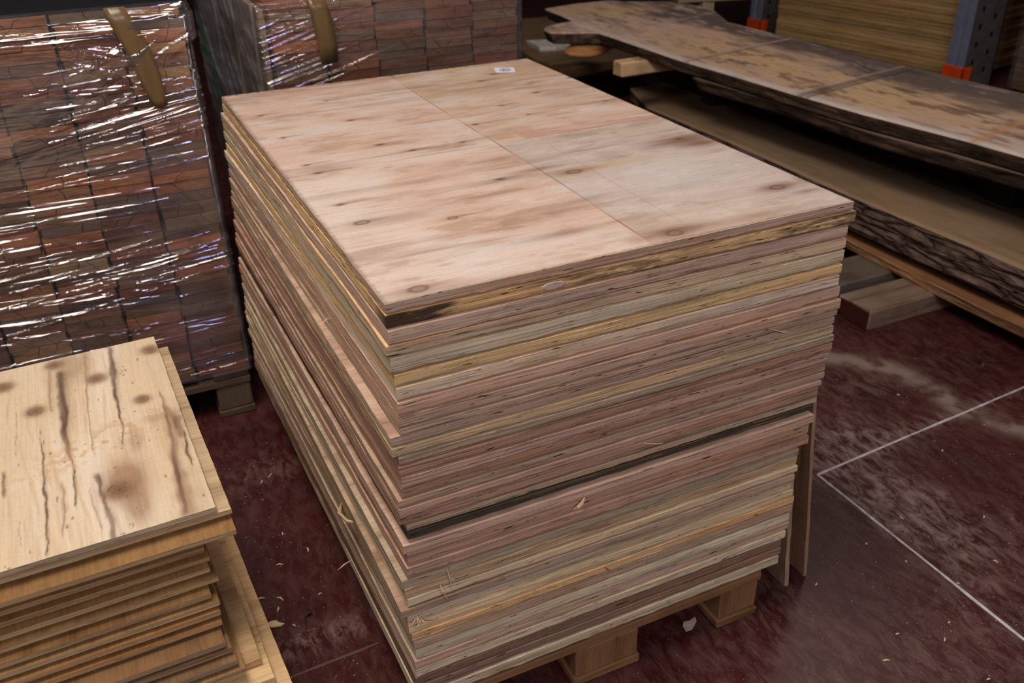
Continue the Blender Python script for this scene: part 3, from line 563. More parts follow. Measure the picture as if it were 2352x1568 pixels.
LL = [(.600, -.255, .076, .651, .0095, (214, 186, 146)), (.5875, -.2355, .079, .622, .0095, (206, 176, 136)), (.570, -.2365, .052, .60, .0095, (196, 160, 112)), (.5565, -.266, .091, .58, .010, (188, 150, 104)), (.538, -.284, .074, .58, .0095, (200, 156, 106)), (.5235, -.279, .069, .58, .0095, (190, 150, 102)), (.508, -.283, .062, .57, .0095, (205, 165, 115)), (.493, -.275, .055, .57, .0095, (198, 160, 112)),
      (.476, -.289, .045, .57, .0095, (200, 160, 110)), (.4605, -.280, .041, .57, .009, (205, 168, 118)), (.4455, -.2825, .036, .56, .009, (208, 160, 105)), (.4295, -.284, .032, .56, .009, (200, 152, 98)), (.4140, -.286, .004, .55, .010, (176, 142, 104)), (.4000, -.280, .004, .55, .010, (170, 138, 104)), (.3850, -.276, -.008, .55, .010, (176, 146, 112)), (.3690, -.268, -.013, .55, .010, (196, 160, 112))]
LL = [(a, b_, c_, d, e, tuple(int(v*.82+.18*(sum(f)/3)) for v in f)) for (a, b_, c_, d, e, f) in LL]
for i, (z1, xr, yf, yb, th, cc) in enumerate(LL):
    w = ['x', 'tan sheet jutting out to the right', 'yellowish sheet with lipped corner', 'grey-edged sheet with splintered corner', 'light brown thin sheet', 'brown thin sheet', 'brown thin sheet', 'tan thin sheet', 'amber thin sheet', 'amber thin sheet', 'reddish amber thin sheet', 'amber thin sheet', 'weathered grey-brown thin sheet', 'greyish thin sheet', 'greyish tan thin sheet', 'tan thin sheet'][i]
    lsheet(i, xr, yf, yb, z1, th, xr-LW, col(*cc), w, skew=.02, colfn=tcf if i == 0 else None, lab='pale yellow plywood sheet with large dark knots, topmost of the near left stack' if i == 0 else None)
    if i < len(LL)-1:   # thin stickers hold the panels apart
        nz = LL[i+1][0]; gap = z1-th-nz
lsheet(16, -.243, .012, .56, .352, .012, -.95, col(214, 178, 132), 'wider tan sheet with knotty right strip', .02)
lsheet(17, -.231, -.020, .58, .337, .012, -.95, col(222, 188, 140), 'wider honey-coloured sheet', .02)
lsheet(18, -.208, -.035, .60, .322, .014, -.95, col(216, 180, 134), 'widest honey-coloured sheet', .03)
for i in range(18):
    hz = [l[0] for l in LL] + [.352, .337, .322]; th = ([l[4] for l in LL] + [.012, .012, .014])[i]; gap = hz[i]-th-hz[i+1]
    if gap > .0006:
        st = thing_box('spacer_strip', -.80, -.36, .25+.01*(i % 3), .28+.01*(i % 3), hz[i+1]+.0001, hz[i]-th-.0001, M['face_x'], col(150, 110, 80), f'thin spacer strip hidden between panels {i+1} and {i+2} of the near left stack', 'spacer', b=.0002) if False else None
# what carries them: a deep bundle on a pallet below the frame
tag(thing_box('timber_bundle', -.94, -.235, .0, .56, .135, .3075, M['edge'], col(150, 120, 90), 'low bundle of boards under the widest panels of the near left stack', 'bundle'))
pallet((-.94, .0, 0), .70, .58, .133, 'small wooden pallet under the near left stack', col(150, 118, 84))

# ------------------------------------------------------------------ cut boards on wrapped pallets
BE = [(168, 112, 76), (150, 108, 76), (176, 116, 74), (138, 104, 78), (184, 138, 92), (152, 92, 64), (126, 100, 76), (196, 124, 76), (132, 84, 58), (160, 128, 98), (112, 84, 64)]
def board_end(x0, x1, z0, z1, y0, y1, seed, tint=0):
    r = random.Random(seed); mb = MB(); k = r.choice([0, 1, 1, 1, 2, 2]); g = .0008
    cuts = [0.0] + sorted(r.uniform(.2, .8) for _ in range(k)) + [1.0]
    if k == 2 and cuts[2]-cuts[1] < .2: cuts[2] = min(.88, cuts[1]+.25)
    L_ = [(r.uniform(-.12, .12)*(0 if i in (0, k+1) else 1), r.uniform(-.05, .05)*(0 if i in (0, k+1) else 1)) for i in range(k+2)]
    w = x1-x0; dz = lambda: r.uniform(-.0008, .0008)
    ce = z0; zt = [z1-.0006+r.uniform(-.0012, 0) for _ in range(k+2)]
    for i in range(k+1):
        a, b2 = cuts[i], cuts[i+1]; sa, ka = L_[i]; sb, kb = L_[i+1]; ga = g if i else 0; gb = g if i < k else 0
        poly = [(x0+w*(a-sa)+ga, z0), (x0+w*(b2-sb)-gb, z0), (x0+w*(b2+kb)-gb, (z0+z1)/2), (x0+w*(b2+sb)-gb, zt[i+1]), (x0+w*(a+sa)+ga, zt[i]), (x0+w*(a+ka)+ga, (z0+z1)/2)]
        mb.prism(poly, y0+r.uniform(-.0012, .0012), y1, .0012)
    ox, oz_ = (x0+x1)/2, z0
    mb.v = [(x-ox, y-y0, z-oz_) for x, y, z in mb.v]
    c = r.choice(BE); kb_ = r.uniform(-16, 14); c = tuple(max(30, min(250, v+kb_+r.uniform(-3, 3)+tint)) for v in c)
    return mb.build('cut_board', M['end'], color=col(*c), loc=(ox, y0, oz_)), k
# left load
COLN = ['rightmost column', 'second column from right', 'third column from right', 'fourth column from right']
def fill(x_right, cw, ncol, ztop, zbot, nrow, y0, depth, loadname, seed, gname, rev=False):
    h = (ztop-zbot)/nrow
    for c_ in range(ncol):
        rr = random.Random(seed+c_); zb = zbot
        hs = [h*(1+rr.uniform(-.22, .22)) for _ in range(nrow)]; s_ = sum(hs); hs = [v*(ztop-zbot)/s_ for v in hs]
        tops = []
        for v in hs: tops.append((zb, zb+v)); zb += v
        for k_, (a, b2) in enumerate(tops):
            row = nrow-k_; dx = rr.uniform(-.004, .004); dy = rr.uniform(-.004, .006)
            o, nc = board_end(x_right-cw*(c_+1)+.003+dx, x_right-cw*c_-.003+dx, a+.0001, b2-.0004, y0+dy, y0+depth, seed*7+c_*100+k_)
            crack = ['unsplit', 'once-split', 'twice-split'][nc]
            tag(o, f'{crack} board end, {"topmost" if row == 1 else ordinal(row) + " down"} in the {COLN[c_]}, {loadname}', 'board', gname)
LT, LBt = 1.103, .142
pallet((-1.245, 1.262, 0), 1.2, .8, .140, 'dark wooden pallet under the left shrink-wrapped load', col(104, 86, 68))
fill(-.047, .138, 4, LT, LBt, 36, 1.268, .22, 'left wrapped load', 11, 'board ends facing the camera in the left wrapped load')
fillb = MB()
for j in range(18):
    z = LBt+.001+j*(LT-LBt-.002)/18
    for c_ in range(8):
        if j or True: fillb.box(-.047-.138*(c_+1)+.004, -.047-.138*c_-.004, 1.495 if c_ < 4 else 1.27, 2.05, z, z+(LT-LBt)/18-.002, .002)
tag(fillb.build('stacked_boards', M['end'], color=col(130, 92, 70)), 'bulk of brown boards packed behind and beside the front row of the left wrapped load', 'boards', kind='stuff')
tag(thing_box('cover_sheet', -1.24, -.05, 1.27, 2.05, LT+.0005, LT+.006, M['shade_cover'], None, 'cover sheet coloured black for the shade on top of the left wrapped load', 'sheet', .001))

P2T, P2B = 1.048, .142
pallet((.188, 1.512, 0), .74, 1.2, .140, 'wooden pallet under the rear shrink-wrapped load', col(140, 110, 84))
COLN2 = ['right column', 'fourth column', 'middle column', 'second column', 'left column']; COLN_save = COLN; COLN = ['rightmost column', 'second column from right', 'middle column', 'second column from left', 'leftmost column']
fill(.918, .1455, 5, P2T, .70, 13, 1.512, .22, 'rear wrapped load', 23, 'board ends facing the camera in the rear wrapped load')
mb = MB()
for j in range(17):
    z = P2B+.001+j*(P2T-P2B-.002)/17; hh = (P2T-P2B)/17
    for c_ in range(5):
        mb.box(.918-.1455*(c_+1)+.004, .918-.1455*c_-.004, 1.515 if z+hh < .702 else 1.74, 2.705, z, z+hh-.002, .002)
tag(mb.build('stacked_boards', M['end'], color=col(150, 120, 98)), 'bulk of boards packed behind and below the front rows of the rear wrapped load', 'boards', kind='stuff')
for k_, (y0, y1, cc) in enumerate([(1.53, 1.60, (170, 142, 112)), (1.64, 1.92, (176, 158, 146)), (1.96, 2.28, (160, 142, 134)), (2.32, 2.69, (172, 156, 148))]):
    tag(thing_box('edge_board', .170, .186, y0, y1, .145, 1.03, M['face_z'], col(*cc), 'upright grey board, ' + ['nearest', 'second nearest', 'second farthest', 'farthest'][k_] + ' on the left side of the rear wrapped load', 'board', group='upright boards on the side of the rear load'))
mb = MB(); n = 14
for i in range(n+1):
    f = i/n
    for (y, z) in ((2.70-.42*f, .84-.32*f), (2.71-.34*f, .72-.30*f)):
        mb.v.append((.1660+.0012*math.sin(f*9), y, z)); mb.v.append((.1650+.0012*math.sin(f*9), y, z))
    if i: a = 4*(i-1); mb.f += [(a, a+2, a+6, a+4), (a+1, a+5, a+7, a+3)]; mb.m += [0, 0]
tag(mb.build('green_strap', M['green']), 'green plastic strip under the film on the left side of the rear load', 'strap')

# ---- film: four walls with gathered ridges
def film_walls(name, x0, x1, y0, y1, z0, z1, seed, dens, label, clusters, mat):
    r = random.Random(seed)
    # perimeter parameter: front wall fine, right & left walls medium
    per = []
    step = .008
    for s_ in np.arange(x0, x1, step): per.append((s_, y0, 0, -1))
    for a in np.linspace(-math.pi/2, 0, 6): per.append((x1-.008+.008*math.cos(a), y0+.008+.008*math.sin(a), math.cos(a), math.sin(a)))
    for s_ in np.arange(y0+.02, y1-.01, .03): per.append((x1, s_, 1, 0))
    per.append((x1, y1, .7, .7))
    for s_ in np.arange(x1-.02, x0, -.08): per.append((s_, y1, 0, 1))
    per.append((x0, y1, -.7, .7))
    for s_ in np.arange(y1-.02, y0+.01, -.008): per.append((x0, s_, -1, 0))
    per.append((x0, y0, -.7, -.7))
    per = np.array(per); S = np.concatenate([[0], np.cumsum(np.hypot(np.diff(per[:, 0]), np.diff(per[:, 1])))])
    zz = np.arange(z0, z1, .0016); Sg, Zg = np.meshgrid(S, zz)
    h = .0012*(fbm(Sg*3, Zg*24, seed, 2)-.3)
    for (zc, sp, sc_, slope, cnt, amp, s0, s1) in clusters:
        for _ in range(cnt):
            zr = r.gauss(zc, sp); sl = slope + r.gauss(0, .018 if abs(slope) < .5 else .12); ctr = r.uniform(s0, s1); ln = r.uniform(.03, .16)*(1.0 if abs(slope) < .5 else 1.6); w = r.uniform(.0014, .0030)*(1 if abs(slope) < .5 else 3.2); a = amp*r.uniform(.45, 1.25)
            zline = zr + sl*(Sg-ctr) + .0012*np.sin(Sg*r.uniform(8, 30)+r.random()*6)
            near = np.exp(-((Sg-ctr)/ln)**2)
            h += a*near*np.exp(-((Zg-zline)/w)**2)
    h = np.clip(h, -.001, .012)
    Xg = per[:, 0][None, :]+per[:, 2][None, :]*h; Yg = per[:, 1][None, :]+per[:, 3][None, :]*h
    Pn = len(per); R_ = len(zz); idx = np.arange(Pn*R_).reshape(R_, Pn)
    a = idx[:-1]; b_ = idx[1:]; F = np.stack([a, np.roll(a, -1, 1), np.roll(b_, -1, 1), b_], -1).reshape(-1, 4)
    V_ = np.stack([Xg.ravel(), Yg.ravel(), Zg.ravel()], 1)
    mi_ = np.tile((per[:, 2] < -.9).astype(int), R_-1).tolist(); o = mesh_obj(name, V_.tolist(), F.tolist(), [mat, M['film_side']], None, mi_, smooth=True); return tag(o, label, 'film')
cl1 = [(1.072, .008, 0, .0, 46, .0036, 1.10, 1.21), (1.035, .022, 0, .5, 40, .0030, 1.13, 1.19), (1.05, .012, 0, .0, 26, .0030, .90, 1.12), (1.0, .02, 0, -.35, 30, .0025, .98, 1.10), (.93, .02, 0, .03, 14, .0028, .9, 1.15), (.87, .03, 0, .18, 42, .0034, .95, 1.2), (.78, .03, 0, .1, 12, .0024, .75, 1.15), (.66, .04, 0, .0, 46, .0034, .45, .95), (.56, .03, 0, .03, 26, .0030, .5, 1.0), (.50, .035, 0, .12, 40, .0034, .7, 1.2), (.42, .04, 0, -.03, 44, .0030, .4, 1.1), (.36, .03, 0, -.15, 22, .0026, .5, 1.0), (.29, .03, 0, .0, 30, .0030, .55, 1.15), (.19, .02, 0, .06, 16, .0028, .9, 1.2)]
cl1 = [(a, b_, c_, d, int(e*1.0), f, g_, h_) for (a, b_, c_, d, e, f, g_, h_) in cl1]
film_walls('stretch_film', -1.252, -.036, 1.252, 2.07, .143, 1.110, 5, 1, 'clear stretch film with shiny horizontal wrinkles around the left load of boards', cl1, M['film'])
o2 = 0.0
cl2 = [(1.03, .012, 0, .0, 30, .003, .0, .25), (.97, .03, 0, .3, 16, .003, .0, .2), (.88, .04, 0, .25, 24, .003, .0, .2), (.82, .03, 0, .3, 16, .003, .0, .2), (.99, .03, 0, .0, 14, .002, .1, .3)]
Ltot = 2*(.77+1.226); 
cl2 = [(a, b_, c_, d, int(e*.6), f, g_, h_) for (a, b_, c_, d, e, f, g_, h_) in cl2]
cl2 += [(.85, .12, 0, -.7, 36, .0045, Ltot-1.2, Ltot-.05), (.70, .08, 0, -.9, 24, .0055, Ltot-1.2, Ltot-.5)]
film_walls('stretch_film', .156, .926, 1.496, 2.722, .143, 1.054, 9, 1, 'cloudy stretch film with diagonal creases around the rear load of boards', cl2, M['film'])

def tape(pts, w, y, label):
    mb = MB(); n = len(pts)
    for i, (x, z) in enumerate(pts):
        f = i/(n-1); ww = w[i] if isinstance(w, list) else w
        for dx in (-.5, -.2, .15, .5): mb.v.append((x+dx*ww, y - .0015*math.sin(f*15+dx*4)-.001, z))
        if i:
            for k in range(3): a = 4*(i-1)+k; mb.f.append((a+1, a, a+4, a+5)); mb.m.append(0)
    o = mb.build('packing_tape', M['tape'], smooth=True); sm = o.modifiers.new('thick', 'SOLIDIFY'); sm.thickness = .0005; return tag(o, label, 'tape')
tape([(-.190, 1.110), (-.179, 1.075), (-.166, 1.04), (-.156, 1.01), (-.150, .98), (-.145, .95), (-.141, .925), (-.137, .90), (-.134, .885)], [.045, .05, .054, .052, .05, .047, .042, .034, .022], 1.2415, 'brown packing tape strip running down the front of the left wrapped load')
tape([(.316, 1.056), (.326, 1.02), (.333, .97), (.336, .93), (.337, .885)], [.048, .05, .052, .05, .044], 1.487, 'brown packing tape strip running down the front of the rear wrapped load')
# grey load far behind at top left
tag(thing_box('grey_crate', -.95, -.345, 2.6, 3.2, .0, .985, M['face_x'], col(84, 78, 74), 'dull grey crate standing behind the left wrapped load', 'crate', .01))

# ------------------------------------------------------------------ timber slabs on the right
def slab(name, near, far, ya, yb, z0, z1, dy, ncols, colfn, mats, seed, label, sidex=(0, .0), side_n=8, side_amp=.01, both=True, color=None):
    """near(y), far(y) edge lines of the top; loft along y with rough live edges"""
    ys_ = np.arange(ya, yb+dy/2, dy); R_ = len(ys_); cols = np.linspace(0, 1, ncols)
    nr = np.array([near(y) for y in ys_]); fr = np.array([far(y) for y in ys_])
    th = z1-z0; rowsV = []; cv = []
    Yt = np.repeat(ys_[:, None], ncols, 1); Xt = fr[:, None]*(1-cols)+nr[:, None]*cols
    Zt = z1 + .0015*(fbm(Xt*6, Yt*6, seed, 3)-.5) - .006*ss(.985, 1.0, cols)[None, :] - .004*ss(.012, 0, cols)[None, :]
    sd = np.linspace(0, 1, side_n+1)[1:]
    nzz = np.stack([fbm(ys_*7+s_*3, np.full_like(ys_, s_*6), seed+1, 5, .65)-.45 for s_ in sd], 1)
    Xs = nr[:, None] + (sidex[0] + (sidex[1]-sidex[0])*sd)[None, :]*1.0 + nzz*side_amp*2*np.sin(np.pi*np.clip(sd, 0.15, .95))[None, :]
    Zs_ = (z1-.006)-(th-.006)*sd[None, :] + np.zeros_like(Xs); Ys_ = np.repeat(ys_[:, None], side_n, 1)
    nf = 3; Xf = np.repeat(fr[:, None], nf, 1) - np.array([.02, .01, 0])[None, :]*0; sf = np.array([1, .5, .15]); Zf = z1 - th*sf[None, :] + np.zeros_like(Xf); Yf = np.repeat(ys_[:, None], nf, 1)
    A = np.concatenate([Xf, Xt, Xs], 1); Bq = np.concatenate([Yf, Yt, Ys_], 1); Cq = np.concatenate([Zf, Zt, Zs_], 1); K = A.shape[1]
    idx = np.arange(R_*K).reshape(R_, K)
    a = idx[:-1]; b_ = idx[1:]; F = np.stack([a, np.roll(a, -1, 1), np.roll(b_, -1, 1), b_], -1).reshape(-1, 4)
    mi = np.tile(np.array([1]*(nf) + [0]*(ncols-1) + [1]*side_n + [1]), R_-1)[:len(F)]
    F = F[:, ::-1].tolist() + [list(map(int, idx[0])), list(map(int, idx[-1][::-1]))]; mi = mi.tolist() + [1, 1]
    V_ = np.stack([A.ravel(), Bq.ravel(), Cq.ravel()], 1); o0 = Vector((float(A.mean()), float(Bq.mean()), z0))
    o = mesh_obj(name, (V_-np.array(o0)).tolist(), F, mats, None, mi, color=color, loc=tuple(o0)); tag(o, label, 'timber slab')
    me = o.data; me.polygons.foreach_set('use_smooth', [True]*len(me.polygons)); 
    if colfn is not None: color_attr(me, np.clip(colfn(A.ravel(), Bq.ravel()), 0, 1))
    return o
def lerp(tab):
    yy = [t_[0] for t_ in tab]; xx = [t_[1] for t_ in tab]; return lambda y: float(np.interp(y, yy, xx)) 
def T_cols(x, y):
    tan = s2l((204, 168, 140)); pink = s2l((212, 182, 168)); dk = s2l((72, 60, 60)); yel = s2l((208, 172, 130)); lt = s2l((216, 198, 188)); br = s2l((112, 78, 54))
    nearx = np.interp(y, [-.3, .82, 1.04, 1.43, 1.73, 2.09, 2.51, 3.1, 4], [2.40, 2.346, 2.325, 2.251, 2.236, 2.217, 2.185, 2.188, 2.2]); farx = np.interp(y, [-.3, 1.35, 2.65, 3.2, 4], [3.1, 2.997, 2.928, 2.93, 3.05]); s_ = (x-nearx)/(farx-nearx)
    f1 = fbm(x*7, y*3.2, 201, 5, .6); f2 = fbm(x*22, y*7, 202, 5, .65); f3 = fbm(x*3, y*2, 203, 3)
    c = mixc(np.broadcast_to(tan, x.shape+(3,)).copy(), pink, ss(.4, .6, f3)); c = mixc(c, yel, gauss(s_, y*0, .35, 0, .22, 1)*ss(.4, .6, f1)*.9); c = mixc(c, br, ss(.52, .70, f2)*.75); c = mixc(c, br*.7, ss(.50, .66, fbm(x*26, y*5, 222, 4, .65))*ss(.4, .7, f3)*.8)
    c = mixc(c, dk, np.clip(ss(.52+.12*0, .80, s_+.55*(f1-.5)+.18*(f2-.5)), 0, 1)*.85*ss(-.5, .2, y)); c = mixc(c, pink, ((f2 > .60) & (s_ > .55)).astype(float)*.3)
    c = mixc(c, lt, np.clip(np.exp(-((s_-.02)/.045)**2)*(.5+.7*f2), 0, .85))
    c = mixc(c, pink, ss(2.6, 2.9, y)*ss(.45, .6, f2)*.5); c = mixc(c, yel, gauss(x, y, 2.65, 3.72, .22, .12)*.7)
    def cross(y0, y1, w, cc, a):
        nonlocal c
        yl = y0+(y1-y0)*s_; c = mixc(c, cc, np.clip(np.exp(-((y-yl)/w)**2)*a, 0, 1))
    cross(1.00, 1.16, .018, s2l((196, 150, 108)), .8*1.0); cross(1.735, 1.875, .026, s2l((100, 82, 80)), .75); cross(1.70, 1.84, .008, s2l((50, 44, 46)), .7); cross(1.77, 1.90, .008, lt, .35)
    cross(2.455, 2.60, .012, s2l((190, 160, 146)), .8); cross(2.435, 2.58, .008, s2l((60, 52, 50)), .6); cross(3.12, 3.35, .012, s2l((190, 158, 142)), .6)
    for (kx, ky) in [(2.38, 2.37), (2.44, 2.2), (2.7, 1.75), (2.52, 3.5), (2.4, 3.62), (2.62, 3.3), (2.3, 3.3)]: c = mixc(c, s2l((40, 30, 26)), np.clip(gauss(x, y, kx, ky, .010, .014)*1.0, 0, .9))
    return c
KT = .8937
def tx(x): return -.296+(x+.296)*KT
def ty(y): return -1.041+(y+1.041)*KT
def itx(x): return -.296+(x+.296)/KT
def ity(y): return -1.041+(y+1.041)/KT
Tnear = lerp([(-.30, 2.40), (.82, 2.346), (1.035, 2.325), (1.43, 2.262), (1.73, 2.238), (2.085, 2.217), (2.51, 2.185), (3.10, 2.186), (3.22, 2.178), (3.29, 2.04), (3.34, 1.97), (3.44, 1.98), (3.50, 2.02), (3.535, 2.12), (3.56, 2.23), (3.64, 2.235), (3.75, 2.25), (3.98, 2.265), (4.03, 2.50)])
Tfar = lerp([(-.30, 3.10), (1.345, 2.997), (1.9, 2.946), (2.65, 2.928), (3.1, 2.92), (3.46, 3.08), (3.79, 3.06), (3.94, 2.80), (4.03, 2.72)])
slab('timber_slab', lambda y: tx(Tnear(ity(y))), lambda y: tx(Tfar(ity(y))), ty(-.30), ty(4.03), .546, .600, .009, 110, lambda x, y: T_cols(itx(x), ity(y)), [M['slab_top'], M['slab_side']], 41, 'long dusty live-edge timber slab with a forked far end, topmost of the right pile', (0, .02), 8, .006)
def dirt_cols(base, dkc, seed, sc=(6, 2)):
    def f(x, y):
        c = np.broadcast_to(s2l(base), x.shape+(3,)).copy(); g = fbm(x*40, y*3, seed, 4, .6); h = fbm(x*sc[0], y*sc[1], seed+5, 4, .6)
        c = mixc(c, s2l(dkc), ss(.5, .75, h)*.7); return mixc(c, s2l(dkc), ss(.55, .8, g)*.35)
    return f
# second slab right under it
TS = bpy.data.objects['timber_slab']
slab('timber_slab', lambda y: tx(Tnear(ity(y)))+.02+.010*math.sin(y*5.1), lambda y: 2.55, -.30, 2.05, .488, .5455, .03, 16, dirt_cols((120, 98, 82), (60, 46, 40), 61), [M['slab_top'], M['slab_side']], 44, 'grey-edged slab directly under the topmost slab of the right pile', (0, .03), 6, .006)
# bearers
bear = [(1.815, 2.385, 2.457, .4855, .5455, (235, 196, 152), 'pale squared bearer poking out under the far end of the top slab'), (2.40, .86, .98, .301, .4875, (46, 40, 38), 'black bearer block between the right slabs, nearer one'), (2.38, 1.78, 1.86, .301, .4875, (50, 42, 38), 'black bearer block between the right slabs, farther one'), (2.30, 2.36, 2.46, .301, .485, (52, 44, 40), 'dark block carrying the pale squared bearer')]
for (x0, y0, y1, z0, z1, cc, lb) in bear:
    o = thing_box('bearer', x0, 2.56, y0, y1, z0, z1, M['face_x'], col(*cc), lb, 'bearer', .004, jit=.002)
    if x0 < 1.9: o.rotation_euler.z = .03
# bark slab (boards side by side)
slab('timber_slab', lambda y: 2.04 + .006*math.sin(y*4) + (0 if y < 2.5 else (y-2.5)*.35), lambda y: 2.375, -.35, 2.84, .168, .300, .012, 30, dirt_cols((168, 138, 108), (120, 96, 76), 71, (3, 1)), [M['slab_top'], M['bark']], 47, 'thick brown slab with a rough bark edge in the lower right pile', (0, .02), 16, .020)
slab('timber_slab', lambda y: 2.395+.004*math.sin(y*3), lambda y: 2.95, -.35, 3.1, .180, .2995, .03, 14, dirt_cols((92, 72, 58), (60, 46, 38), 75), [M['slab_top'], M['slab_side']], 49, 'plain brown slab lying beside and beyond the bark-edged slab', (0, .01), 5, .004)  # brown darkened for the shade under the top slab
# lowest slab with pale lower edge
slab('timber_slab', lambda y: 2.062 + .008*math.sin(y*5+1), lambda y: 2.90, -.40, 2.6, .072, .128, .014, 14, dirt_cols((150, 104, 70), (80, 52, 36), 81), [M['slab_top'], M['slab_low']] if 'slab_low' in M else [M['slab_top'], M['slab_top']], 52, 'lowest slab of the right pile with a pale orange-tan live edge', (0, .03), 8, .010)
for (y0, lb) in ((.2, 'nearer'), (1.6, 'farther')):
    tag(thing_box('bearer', 2.12, 2.85, y0, y0+.08, .1285, .1675, M['face_x'], col(90, 66, 50), f'thin dark bearer above the lowest right slab, {lb} one', 'bearer', .003))
# blocks on the floor
a = thing_box('bearer_block', 1.815, 2.75, .825, .965, 0, .0715, M['face_x'], col(150, 128, 112), 'weathered grey bearer block with a red-stained end on the floor under the lowest slab', 'block', .004, rz=0.0, jit=.003)
mb = MB(); mb.box(-.0025, 0, -.066, .066, .003, .066, .001); e = mb.build('painted_end', M['redend'] if 'redend' in M else M['redpaint'], a, loc=(-.4675, 0, 0)); e['label'] = 'dull red end face'
thing_box('bearer_block', 1.86, 2.75, 1.02, 1.18, 0, .0715, M['face_x'], col(120, 108, 98), 'grey bearer plank lying just behind the red-ended block on the floor', 'block', .004, jit=.003)
thing_box('bearer_block', 1.9, 2.75, 2.2, 2.34, 0, .0715, M['face_x'], col(100, 84, 74), 'dark bearer plank under the far part of the lowest slab', 'block', .004)
# far left low slab with white block
mb = MB(); out = [(2.10, 3.80), (2.125, 3.47), (2.70, 3.62), (3.2, 3.85), (3.0, 4.9), (2.4, 5.0), (2.2, 4.6)]
def polyslab(name, out, z0, z1, mats, color, label, cat='timber slab'):
    cx = sum(p[0] for p in out)/len(out); cy = sum(p[1] for p in out)/len(out); n = len(out); mb = MB()
    for (z, s_) in ((z0, .985), (z0+.01, 1), (z1-.008, 1), (z1, .992)):
        for p in out: mb.v.append(((p[0]-cx)*s_, (p[1]-cy)*s_, z-z0))
    for k in range(3):
        for i in range(n): j = (i+1) % n; mb.f.append((k*n+i, k*n+j, (k+1)*n+j, (k+1)*n+i)); mb.m.append(0)
    mb.f.append(tuple(reversed(range(n)))); mb.f.append(tuple(3*n+i for i in range(n))); mb.m += [0, 0]
    return tag(mb.build(name, mats, color=color, loc=(cx, cy, z0)), label, cat)
polyslab('timber_slab', out, .20, .265, M['face_y'], col(136, 108, 84), 'brown slab beyond the big stack with a small white block on it')
thing_box('bearer', 2.2, 3.0, 3.75, 3.85, 0, .1995, M['face_x'], col(60, 48, 40), 'dark bearer under the near end of the brown slab beyond the stack', 'bearer', .004)
thing_box('bearer', 2.3, 2.95, 4.5, 4.6, 0, .1995, M['face_x'], col(60, 48, 40), 'dark bearer under the far end of the brown slab beyond the stack', 'bearer', .004)
wb = polyslab('wooden_block', [(2.215, 3.95), (2.40, 3.90), (2.41, 4.10), (2.235, 4.17)], .2655, .292, M['white'], None, 'small white-painted block lying on the brown slab beyond the stack', 'block')
# gnarled lump beneath the fork
mb = MB(); nu, nv_ = 22, 14
for i in range(nv_+1):
    for j in range(nu):
        a1 = math.pi*i/nv_; b1 = 2*math.pi*j/nu; k_ = 1+.18*math.sin(3*b1+2*a1)+.12*math.sin(5*a1+b1*2)
        mb.v.append((.115*math.sin(a1)*math.cos(b1)*k_, .07*math.sin(a1)*math.sin(b1)*k_, .038-.038*math.cos(math.pi-a1)*-1*1.0*(1 if True else 0)))
for i in range(nv_):
    for j in range(nu): j2 = (j+1) % nu; mb.f.append((i*nu+j, (i+1)*nu+j, (i+1)*nu+j2, i*nu+j2)); mb.m.append(0)
kb = mb.build('burl', M['face_x'], TS, color=col(215, 155, 100), smooth=True, loc=tuple(Vector((1.925, 2.865, .468))-TS.location)); kb['label'] = 'knobbly orange-brown burl'

# ------------------------------------------------------------------ pallet racking and panel stacks
def upright(y, label):
    root = empty('rack_upright', (4.345+.055*(4.564-y)/1.778, y, 0)); tag(root, label, 'rack upright', 'rack uprights')
    H_ = 1.5
    mb = MB(); mb.box(0, .004, 0, .036, 0, H_, .0008); mb.box(0, .004, .062, .098, 0, H_, .0008); mb.box(.012, .015, .03, .068, 0, H_, .0008); mb.box(.002, .014, .034, .037, 0, H_, .0006); mb.box(.002, .014, .061, .064, 0, H_, .0006); mb.build('front_channel', M['steel'], root)
    mb = MB(); mb.box(.004, .20, -.0, .006, 0, H_, .0008); mb.build('side_web', M['web'], root)
    for j in range(14):
        z = .06+j*.1
        for x_ in (.045, .13): 
            mb = MB(); zz = z + (.05 if x_ > .1 else 0); mb.box(x_, x_+.014, -.0015, .001, zz, zz+.028, .0006); mb.build('slot_shade', M['dark'], root)  # no hole is cut, a black box stands in for its shade
    mb = MB(); mb.box(.196, .205, 0, .09, 0, H_, .0008); mb.build('rear_flange', M['dark'], root)
    root.scale = (1.25, 1.3, 1)
    mb = MB(); mb.box(-.012, -.001, -.012, .105, 0, .15, .003); mb.box(-.012, .045, -.012, -.002, 0, .15, .003); mb.build('foot_guard', M['orange'], root)
    return root
upright(4.564, 'blue-grey rack upright with an orange foot guard, farther one left of the panel pile')
upright(2.786, 'blue-grey rack upright with an orange foot guard, nearer one right of the panel pile')
def panelpile(p, q, z0, n, th, lab, base, seed, depth=1.0):
    r = random.Random(seed); d = Vector((q[0]-p[0], q[1]-p[1])); Lx = d.length; ang = math.atan2(d.y, d.x)
    for i in range(n):
        mb = MB(); mb.box(0, Lx+r.uniform(-.01, .01), r.uniform(-.005, .005), depth+r.uniform(-.004, .004), 0, th-.0004, .003)
        kb_ = r.uniform(-14, 14); cc = tuple(v+kb_ for v in base); o = mb.build('stored_board', M['edge_soft'] if 'edge_soft' in M else M['edge'], color=col(*cc), loc=(p[0], p[1], z0+i*th)); o.rotation_euler.z = ang
        k_ = n-i; tag(o, f'light brown board, {ordinal(k_)}{" from the top" if k_ > 1 else ""} in {lab}', 'board', 'boards in ' + lab)
